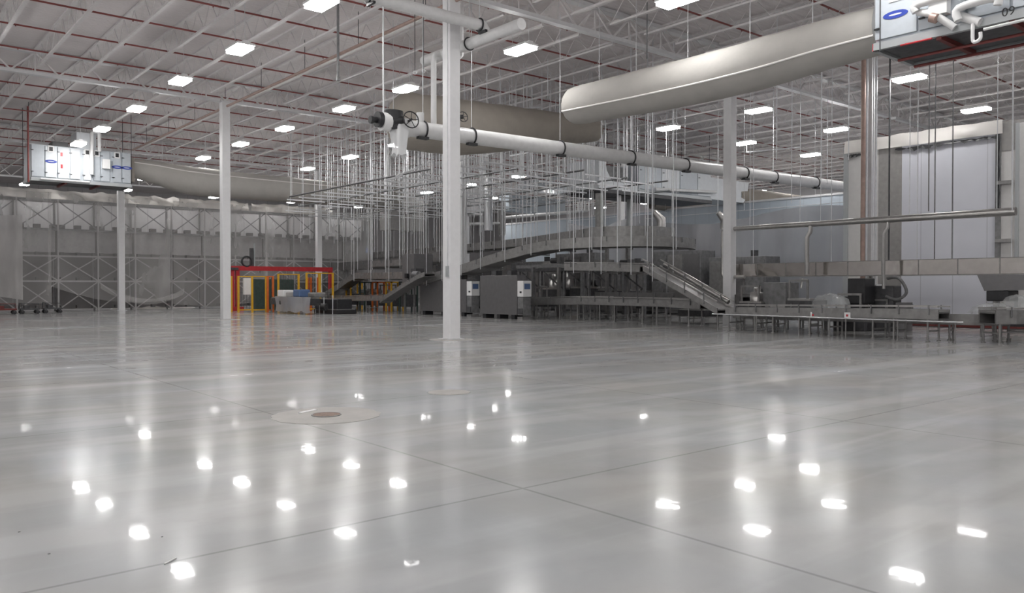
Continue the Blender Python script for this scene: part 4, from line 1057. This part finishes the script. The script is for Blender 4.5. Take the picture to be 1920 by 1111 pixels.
# riser cluster right of centre
def vert(px, x, r, zb, m, label, name='riser_pipe', cat='pipe', sq=False, zt=None):
    p = W(px, 560, x); zt = zt or TOP
    mb = MB().box(p.x - r, p.y - r, zb, p.x + r, p.y + r, zt) if sq else MB().tube([(p.x, p.y, zb), (p.x, p.y, zt)], r, 12)
    return tag(mb.build(name, m), label, cat)
vert(1617, 28.3, .08, 0, 'copper', 'rust-coloured riser standing at the left of the pipe cluster before the enclosure')
vert(1630, 28.6, .11, 0, 'steelw', 'white square post in the pipe cluster before the enclosure', 'support_post', 'post', True)
vert(1641, 28.2, .035, .9, 'zinc', 'bright thin conduit at the right of the pipe cluster before the enclosure', 'conduit', 'conduit')
vert(1636, 27.8, .02, .9, 'zinc', 'thinnest bright conduit in front of the white post', 'conduit', 'conduit')
vert(1624, 28.1, .03, .9, 'zinc', 'bright conduit between the rust-coloured riser and the white post', 'conduit', 'conduit')
vert(1666, 29.4, .03, 1.9, 'dark', 'dark thin conduit in front of the galvanised panel', 'conduit', 'conduit')
for x_ in (27.0,):
    p = W(1635, 534, 27.9)
    tag(MB().box(p.x - .2, p.y - .25, p.z - .03, p.x + .45, p.y + .3, p.z + .03).build('pipe_bracket', 'white'), 'small white bracket tying the conduits of the pipe cluster', 'bracket')

# ---------------------------------------------------------------- ducts and pipes behind the loop
def far_vert(px, y, r, pyb, pyt, m, label, name='vertical_duct', cat='duct', cap=False):
    p, q = onY(px, pyb, y), onY(px, pyt, y)
    t = thing(name, label, cat, tuple(p))
    MB().tube([(p.x, y, p.z), (p.x, y, q.z)], r, 14).build('duct_run', m, t)
    if cap:
        MB().tube([(p.x, y, q.z - .7), (p.x, y, q.z - .6)], r + .07, 14).tube([(p.x, y, q.z - .15), (p.x, y, q.z - .05)], r + .07, 14).build('flange', 'ss', t)
        MB().tube([(p.x, y, q.z), (p.x, y, q.z + .3), (p.x, y, q.z + .6)], [r, r * .6, r * .3], 14).build('cone', 'ss', t)
        MB().tube([(p.x, y, q.z + .55), (p.x, y, TOP)], .03, 6).build('hanger_rod', 'zinc', t)
    else: MB().tube([(p.x, y, q.z), (p.x, y, TOP)], .012, 5).build('hanger_rod', 'zinc', t)
    return t
far_vert(916, 37, .24, 432, 330, 'ssb', 'round vertical stainless duct with flanges right of the nearest column', cap=True)
for i, px in enumerate((1084, 1090, 1097, 1104)):
    far_vert(px, 40, .06, 395, 334, 'insul', 'bright vertical pipe left of the middle air unit, %s of four' % ordw(i), 'vertical_pipe', 'pipe')
far_vert(868, 40, .16, 480, 346, 'insul', 'pale vertical duct close behind the right side of the nearest column')
far_vert(941, 41, .25, 440, 380, 'ssd', 'dull vertical duct right of the round stainless duct')
far_vert(1180, 31, .15, 430, 362, 'trim', 'square grey post below the middle air unit', 'support_post', 'post')
far_vert(1124, 30, .22, 446, 362, 'ssd', 'broad grey duct rising from the loop below the intake hood')
far_vert(1161, 30, .10, 446, 366, 'steelw', 'white post rising from the loop below the intake hood', 'support_post', 'post')
def far_pipe(pa, pb, y, r, m, label, name='pipe_run_overhead', box=None):
    p, q = onY(*pa, y), onY(*pb, y)
    t = thing(name, label, 'pipe' if not box else 'duct', tuple(p))
    if box: MB().box(p.x, y, min(p.z, q.z), q.x, y + box, max(p.z, q.z)).build('duct_body', m, t)
    else: MB().tube([p, q], r, 10).build('pipe', m, t)
    for w_ in (p, q): MB().tube([(w_.x, y, w_.z), (w_.x, y, TOP)], .012, 5).build('hanger_rod', 'zinc', t)
far_pipe((945, 408), (1100, 395), 42, .12, 'insul', 'white sloping pipe low behind the hanging rods')
far_pipe((880, 420), (945, 418), 41, .1, 'insul', 'short white pipe just right of the nearest column')
far_pipe((968, 360), (1070, 345), 44, .16, 'ss', 'polished pipe sloping behind the hanging rods')
far_pipe((955, 365), (1060, 402), 46, 0, 'bluew', 'blue-grey duct box behind the hanging rods', 'box_duct', 1.2)
far_pipe((728, 430), (795, 372), 50.6, 0, 'encg', 'grey box duct among the rods left of the nearest column', 'box_duct', 1.2)
far_pipe((705, 357), (750, 392), 50, 0, 'filmd', 'pale wrapped duct end at the end of the long cream duct', 'box_duct', 1.5)
far_pipe((1000, 352), (1100, 300), 50, 0, 'ahu', 'grey air duct box far behind the hanging rods', 'box_duct', 2)
far_pipe((858, 400), (905, 355), 46, 0, 'wall', 'grey duct box behind the right side of the nearest column', 'box_duct', 1.5)
for i, (pa, pb, y) in enumerate((((850, 306), (890, 292), 29), ((905, 292), (948, 280), 29), ((955, 292), (990, 286), 30), ((965, 350), (995, 344), 33), ((1070, 332), (1100, 326), 34), ((742, 330), (792, 310), 30), ((722, 338), (755, 328), 30), ((960, 206), (1016, 200), 25), ((1400, 285), (1500, 276), 25))):
    p, q = onY(*pa, y), onY(*pb, y)
    t = thing('short_strut', 'short bright strut hung by two rods, %s' % ['left above the duct tops', 'second above the duct tops', 'third above the duct tops', 'low right of the round duct', 'left of the intake hood', 'left of the nearest column', 'lower left of the nearest column', 'under the shaded duct', 'long one near the far lamps'][i], 'strut', tuple(p), 'short struts')
    MB().beam(p, q, .05, .06).build('strut', 'zinc', t)
    for w_ in (p, q): MB().tube([w_, (w_.x, y, TOP)], .012, 5).build('rod', 'zinc', t)
for i, (px, py, xx) in enumerate(((1226, 396, 27.5), (1346, 398, 33))):
    p = W(px, py, xx)
    t = thing('spot_fitting', 'small angled stainless hood %s' % ('at the right end of the loop', 'left of the right hand column')[i], 'hood', tuple(p))
    MB().tube([p, p + Vector((.25, -.2, -.35)), p + Vector((.25, -.2, -.8))], [.12, .2, .2], 10).build('hood', 'ss', t)
    MB().tube([p, (p.x, p.y, TOP)], .014, 5).build('hanger_rod', 'zinc', t)

# ---------------------------------------------------------------- machines
def machine(name, label, x, y, w_, d_, h, seed, body='ssd', dark='dark', cat='machine', wrap=False, legs=True, head=True):
    rnd = random.Random(seed)
    t = thing(name, label, cat, (x, y, 0))
    if legs:
        for sx_ in (-1, 1):
            for sy_ in (-1, 1): MB().tube([(x + sx_ * (w_ / 2 - .06), y + sy_ * (d_ / 2 - .06), 0), (x + sx_ * (w_ / 2 - .06), y + sy_ * (d_ / 2 - .06), h * .34)], .035, 8).build('leg', 'ssd', t)
    z0 = h * .32 if legs else 0
    MB().box(x - w_ / 2, y - d_ / 2, z0, x + w_ / 2, y + d_ / 2, z0 + h * .25).build('base_frame', dark, t, bevel=.02)
    MB().box(x - w_ / 2 + .05, y - d_ / 2 + .05, z0 + h * .25, x + w_ / 2 - .05, y + d_ / 2 - .05, z0 + h * .29).build('table_top', 'ss', t)
    if head:
        zt = z0 + h * .29; n = max(1, int(d_ / .8))
        for k in range(n):
            yy = y - d_ / 2 + d_ * (k + .5) / n; kind = rnd.choice('bcdp')
            if kind == 'b': MB().box(x - w_ * .3, yy - .24, zt, x + w_ * .25, yy + .24, zt + h * rnd.uniform(.2, .38)).build('machine_head', rnd.choice([body, dark, body]), t, bevel=.02)
            elif kind == 'c': MB().tube([(x, yy, zt), (x, yy, zt + h * .2), (x, yy, zt + h * .22), (x, yy, zt + h * .36)], [.26, .26, .12, .12], 14).build('rotary_drum', rnd.choice(['ss', dark]), t)
            elif kind == 'd': MB().tube([(x - .2, yy - .2, zt + .2), (x - .2, yy + .25, zt + .2)], .16, 12).box(x - .1, yy - .15, zt, x + .1, yy + .15, zt + .12).build('drive_motor', dark, t)
            else: MB().tube([(x + .1, yy, zt), (x + .1, yy, zt + h * .36), (x - .3, yy, zt + h * .38), (x - .35, yy, zt + h * .2)], .035, 7).build('bent_pipe', 'ss', t)
        for k in range(2): yy = y + d_ * (-.35 + .7 * k); MB().box(x - w_ / 2 + .02, yy - .03, zt, x - w_ / 2 + .08, yy + .03, zt + h * .34).build('upright', 'ssd', t)
        MB().box(x - w_ / 2 + .02, y - d_ * .38, zt + h * .33, x - w_ / 2 + .08, y + d_ * .38, zt + h * .37).build('top_rail', 'ssd', t)
    return t
def wrap_heap(label, c, rx, ry, h, seed, m='filmw'):
    vs = []; fs = []
    for a in range(18):
        for r_ in range(6):
            f = math.cos(r_ / 5 * PI / 2) ** .8 if r_ < 5 else 0.02; q = 1 + .25 * noise.noise(Vector((a * .9, r_ * 1.1, seed)))
            vs.append((c[0] + rx * f * q * math.cos(a * PI / 9), c[1] + ry * f * q * math.sin(a * PI / 9), c[2] + h * math.sin(r_ / 5 * PI / 2) * q))
    for a in range(18):
        for r_ in range(5): b = (a + 1) % 18; fs.append((a * 6 + r_, b * 6 + r_, b * 6 + r_ + 1, a * 6 + r_ + 1))
    return tag(MB().add(vs, fs, True).build('plastic_wrap', m), label, 'plastic wrap')
def at(px, x): p = W(px, 560, x); return p.x, p.y
x, y = at(1420, 25.6); machine('filling_machine', 'low dark machine behind the foot of the right hand incline', x, y, 1.0, 1.0, 1.55, 3)
x, y = at(1465, 25.8); t = machine('filling_machine', 'machine with a plain square steel housing under the stainless duct box', x, y, 1.1, 1.0, 1.3, 5, head=False)
MB().box(x - .45, y - .45, .73, x + .4, y + .45, 1.62).build('square_housing', 'mid', t, bevel=.02)
x, y = at(1512, 25.8); machine('filling_machine', 'dark machine with drums right of the square steel housing', x, y, 1.1, .95, 1.75, 11)
x, y = at(1560, 25.4); machine('packing_table', 'low steel table machine covered with clear plastic wrap', x, y, 1.2, 1.1, 1.2, 8, head=False)
wrap_heap('clear plastic wrap heaped on the table machine under the stainless duct box', (x, y + .05, .73), .5, .6, .5, 3)
x, y = at(1604, 26.4); t = machine('capping_machine', 'tall black machine with a side hose standing by the pipe cluster', x, y, .9, 1.1, 1.9, 14, body='dark', legs=False)
MB().box(x - .35, y - .5, .9, x + .35, y + .1, 1.75).build('black_tower', 'black', t, bevel=.03)
x, y = at(1655, 27.2); t = machine('capping_machine', 'black motor machine with a looping grey hose in front of the galvanised panel', x, y, .9, 1.0, 1.6, 21, body='dark', legs=False)
MB().box(x - .4, y - .55, .5, x + .2, y + .3, 1.5).build('motor_block', 'dark', t, bevel=.04)
MB().tube(smooth_path([(x - .3, y - .3, 1.75), (x - .45, y - .75, 1.75), (x - .45, y - 1.0, 1.3), (x - .45, y - .7, 1.05), (x - .4, y - .3, 1.15)], 5), .05, 8).build('hose', 'mid', t)
MB().box(x - .35, y - .95, 0, x + .1, y - .6, .95).build('side_cabinet', 'cab', t)
x, y = at(1896, 26.6); t = machine('hopper_machine', 'grey hopper machine cut off by the right edge', x, y, 1.0, 1.4, 1.0, 33, head=False)
MB().prism([(x - .5, y + .75, 1.82), (x - .5, y - 1.1, 1.82), (x - .5, y - .9, 1.4), (x - .5, y + .55, 1.35)], (.9, 0, 0)).build('hopper', 'cab', t)
MB().box(x - .5, y - .1, 1.05, x + .3, y + .5, 1.36).build('black_drive', 'black', t, bevel=.03)
for sy_ in (-.8, .6): MB().box(x + .42, y + sy_ - .04, 0, x + .5, y + sy_ + .04, 1.8).build('support_leg', 'ssd', t)
wrap_heap('clear plastic wrap on the right end of the second low conveyor', (24.2, 8.6, .74), .5, .6, .28, 6)
wrap_heap('clear plastic wrap draped at the right edge of the turning conveyor', (25.3, 8.4, .88), .4, .4, .35, 9)
# small equipment below the duct: red and white boxes on the conveyor line
for i, (px, py, xx) in enumerate(((1526, 590, 22.75), (1590, 591, 22.6))):
    p = W(px, py, xx)
    t = tag(MB().box(p.x - .05, p.y - .09, p.z - .09, p.x + .02, p.y + .09, p.z + .09).build('junction_box', 'white', bevel=.01), 'small white junction box on the side of the long low line, %s' % ('left', 'right')[i], 'box', 'conveyor junction boxes')
    MB().box(p.x - .06, p.y - .03, p.z - .03, p.x - .05, p.y + .03, p.z + .03).build('button', 'redp', t)
# clutter under the loop
LB = [('dark machine just right of the steel cabinets', 1010, 26.9, 1.0, 2.0, 1.5), ('dark machine under the middle of the loop', 1050, 30.6, 1.2, 2.0, 2.3), ('steel machine with drums under the loop', 1108, 30.6, 1.2, 2.0, 2.4),
      ('grey machine under the right end of the loop', 1160, 30.6, 1.2, 2.0, 2.2), ('low machine behind the leg stands', 1235, 30.0, 1.2, 1.8, 1.3), ('small steel machine beside the foot of the incline', 1310, 26.2, 1.0, 1.3, .95),
      ('dark low machine left of the short incline', 742, 26.0, 1.2, 2.5, 1.6), ('dark machine below the leftmost incline', 690, 27, 1.4, 2.6, 1.5)]
for i, (lb, px, xx, w_, d_, h) in enumerate(LB):
    x, y = at(px, xx); machine('packing_machine', lb, x, y, w_, d_, h, 50 + i, body='mid')
for i, (px, xx) in enumerate(((1000, 26.2), (1048, 27.3), (1092, 27.0), (1138, 27.6), (1170, 28.0), (1178, 29.2), (1208, 28.4))):
    p = W(px, 500, xx)
    tag(MB().box(p.x - .07, p.y - .07, 0, p.x + .07, p.y + .07, 3.3 if i in (3, 5) else 2.4).build('support_post', 'ssd' if i % 2 else 'mid'), 'steel support post standing under the loop, %s from the left' % ordw(i), 'post', 'posts under the loop')
p, q = W(985, 520, 28.5), W(1225, 523, 28.5)
t = thing('service_platform', 'dark steel service platform with beams below the loop', 'platform', (28.5, (p.y + q.y) / 2, 2.2))
MB().box(27.9, q.y, 2.25, 29.6, p.y, 2.4).build('deck_plate', 'dark', t)
MB().box(27.85, q.y, 2.42, 27.9, p.y, 2.6).build('toe_board', 'mid', t)
n = 6
for k in range(n):
    y = q.y + .1 + (p.y - q.y - .2) * k / (n - 1)
    for xx in (28.0, 29.5): MB().box(xx - .05, y - .05, 0, xx + .05, y + .05, 2.26).build('leg', 'mid', t)
    if k < n - 1: MB().beam((27.98, y, 1.3), (27.98, y + (p.y - q.y) / n, 2.2), .05, .05).build('knee_brace', 'dark', t)
for k in range(4): y = q.y + .8 + k * 1.9; MB().box(28.2, y, 2.4, 28.8, y + .7, 2.65 + .1 * (k % 2)).build('equipment_box', ('dark', 'ssd')[k % 2], t)
# motors hung under the loop
for i, (px, py, xx) in enumerate(((1076, 500 - 8, 26), (1048, 488, 26), (1180, 492, 27))):
    p = W(px, py, xx)
    t = thing('gear_motor', 'dark gear motor slung under the loop conveyors, %s' % ('middle', 'left', 'right')[i], 'motor', tuple(p), 'gear motors')
    MB().tube([p, p + Vector((0, .5, 0))], .13, 10).build('motor_body', 'dark', t)
    MB().box(p.x - .14, p.y - .2, p.z - .16, p.x + .14, p.y, p.z + .14).build('gearbox', 'mid', t)
    MB().tube([p + Vector((0, .2, .1)), p + Vector((0, .2, .75))], .03, 6).build('mount_rod', 'ssd', t)
# table and black machine at the left of the conveyors
x, y = at(553, 19.2)
t = machine('machine_table', 'cluttered machine table with plastic covered parts behind the open floor', 19.2, y, 1.0, 4.2, 1.45, 71, head=False)
for i, (px, m, hh) in enumerate(((530, 'white', .22), (546, 'film', .12), (560, 'glass', .26), (588, 'ssd', .1))):
    p = W(px, 555, 19.0); 
    MB().box(18.85, p.y - .4, .9, 19.5, p.y + .4, 1.05 + hh).build('covered_part', m if m != 'film' else 'rackc', t, bevel=.06)
sheet('dusty plastic skirt hanging from the cluttered machine table', W(585, 555, 18.7).y, W(518, 555, 18.7).y, 18.95, lambda u: .92, lambda u: .12 + .1 * nz1(u, 4, 6), 'curtain', .1, seed=80, axis='y', rows=6, name='plastic_skirt')
x, y = at(628, 20.8)
t = machine('drive_unit', 'low black drive unit on the floor at the left end of the conveyors', x, y, 1.2, 2.6, .9, 74, dark='black', head=False, legs=False)
MB().box(x - .5, y - 1.2, .23, x + .4, y + 1.0, .8).build('motor_casing', 'black', t, bevel=.05)
MB().tube([(x - .55, y + .9, .35), (x - .55, y - .2, .35)], .2, 12).build('motor', 'dark', t)
for k in range(3): MB().tube([(x - .6, y + 1.1 - k, 0), (x - .6, y + 1.1 - k, 1.0)], .03, 6).build('leg', 'zinc', t)
p = W(668, 466, 31.9)
wrap_heap('blue plastic film lying on the far left part of the upper conveyor', (p.x, p.y, 4.0), .5, 2.6, .45, 12, 'bluefilm')

# ---------------------------------------------------------------- floor fittings
def disc(px, py, r, label, m, z=.004, name='floor_patch', cat='floor patch', sq=1.0):
    p = onZ(px, py, 0); mb = MB()
    mb.prism([(p.x + r * math.cos(a * PI / 16) * (1 + .03 * math.sin(a * 3)), p.y + r * sq * math.sin(a * PI / 16), 0.0005) for a in range(32)], (0, 0, z))
    return tag(mb.build(name, m), label, cat)
p = onZ(612, 778, 0)
disc(612, 778, .62, 'round pale concrete patch around the rusty drain cover', 'patch', .003)
t = thing('drain_cover', 'round rusty drain cover set in the pale floor patch', 'drain', (p.x, p.y, .004))
MB().prism([(p.x + .155 * math.cos(a * PI / 12), p.y + .155 * math.sin(a * PI / 12), .004) for a in range(24)], (0, 0, .008)).build('cover_plate', 'iron', t)
MB().ring((p.x, p.y, .008), (0, 0, 1), .165, .008, 24, 5).build('rim', 'ssd', t)
disc(842, 735, .3, 'small round floor patch between the nearest column and the drain', 'patch', .003)
p = onZ(846, 636, 0); disc(846, 636, .62, 'pale round grout patch at the foot of the nearest column', 'patch', .0015)
p = onZ(420, 599, 0); disc(420, 599, .7, 'pale round grout patch at the foot of the middle column', 'patch', .0015)
a, b = onZ(562, 775, 0), onZ(592, 769, 0)
tag(MB().beam((a.x, a.y, .008), (b.x, b.y, .008), .05, .012).build('tape_strip', 'tape'), 'short white strip lying left of the rusty drain cover', 'strip')
a, b = onZ(308, 1058, 0), onZ(330, 1047, 0)
tag(MB().beam((a.x, a.y, .004), (b.x, b.y, .004), .006, .006).build('thin_stick', 'tape'), 'thin white stick lying on the floor at lower left', 'stick')
for i, (px, py, r) in enumerate(((304, 1006, .006), (36, 997, .007), (92, 1038, .007))):
    p = onZ(px, py, 0); tag(MB().box(p.x - r, p.y - r * .6, .0, p.x + r, p.y + r * .6, r * .5).build('debris_chip', 'dark', bevel=.002), 'tiny dark chip on the lower left floor, %s' % ('right one', 'leftmost', 'lowest')[i], 'chip', 'floor chips')

# low front rail of the long line
t = thing('floor_rail', 'thin bright stainless rail on legs in front of the long low line', 'rail', (22.3, 12, 0))
MB().tube([(22.5, 16.6, .56), (22.35, 12.5, .56), (22.2, 8.6, .56)], .022, 8).build('rail_tube', 'ssb', t)
for k in range(6): y = 8.8 + 1.5 * k; MB().tube([(22.2 + .03 * k * 1.2, y, 0), (22.2 + .03 * k * 1.2, y, .56)], .018, 6).build('leg', 'ssd', t)
# dark boxes added behind the conveyors to darken the gaps under the loop
for i in range(8):
    y0 = 21.5 + 3.7 * i; xx = 33.2; h = (2.9, 3.3, 2.7, 3.4, 3.0, 3.5, 2.8, 3.2)[i]
    t = thing('added_backing_box', 'tall dark box added as backing behind the conveyors, %s from the right' % ordw(i), 'housing', (xx, y0 + 1.6, 0), 'added backing boxes')
    MB().box(xx, y0, .1, xx + 1.2, y0 + 3.2, h).build('casing', 'mid', t, bevel=.03)
    MB().box(xx + .05, y0 + .05, 0, xx + 1.15, y0 + 3.15, .1).build('plinth', 'dark', t)
    for k in range(3):
        d = MB().box(xx - .03, y0 + .08 + 1.04 * k, .25, xx, y0 + 1.04 + 1.04 * k, h - .2).build('access_door', ('mid', 'cab', 'ssd')[(i + k) % 3], t)
        MB().box(xx - .06, y0 + .15 + 1.04 * k, 1.1, xx - .03, y0 + .19 + 1.04 * k, 1.35).build('handle', 'black', d)
    MB().tube([(xx + .6, y0 + 1, h), (xx + .6, y0 + 1, h + .3)], .18, 12).build('vent', 'dark', t)
for i, (px, m, c) in enumerate(((664, 'yellow', 'yellow'), (690, 'green', 'green'), (714, 'orange', 'orange'), (740, 'yellow', 'yellow'), (766, 'green', 'dark green'))):
    x, y = at(px, 25.2)
    t = thing('guarded_machine', 'small %s framed machine below the left inclined conveyors, %s from the left' % (c, ordw(i)), 'machine', (x, y, 0), 'framed machines')
    for sx_ in (-.4, .4):
        for sy_ in (-.3, .3): MB().box(x + sx_ - .04, y + sy_ - .04, 0, x + sx_ + .04, y + sy_ + .04, 1.75).build('post', m, t)
    MB().box(x - .44, y - .34, 1.67, x + .44, y + .34, 1.75).build('top_frame', m, t)
    MB().box(x - .36, y - .3, .3, x + .36, y + .3, 1.0).build('machine_body', 'dark', t, bevel=.03)
    MB().tube([(x - .2, y - .3, 1.15), (x - .2, y + .35, 1.15)], .14, 10).build('roller', 'ssd', t)
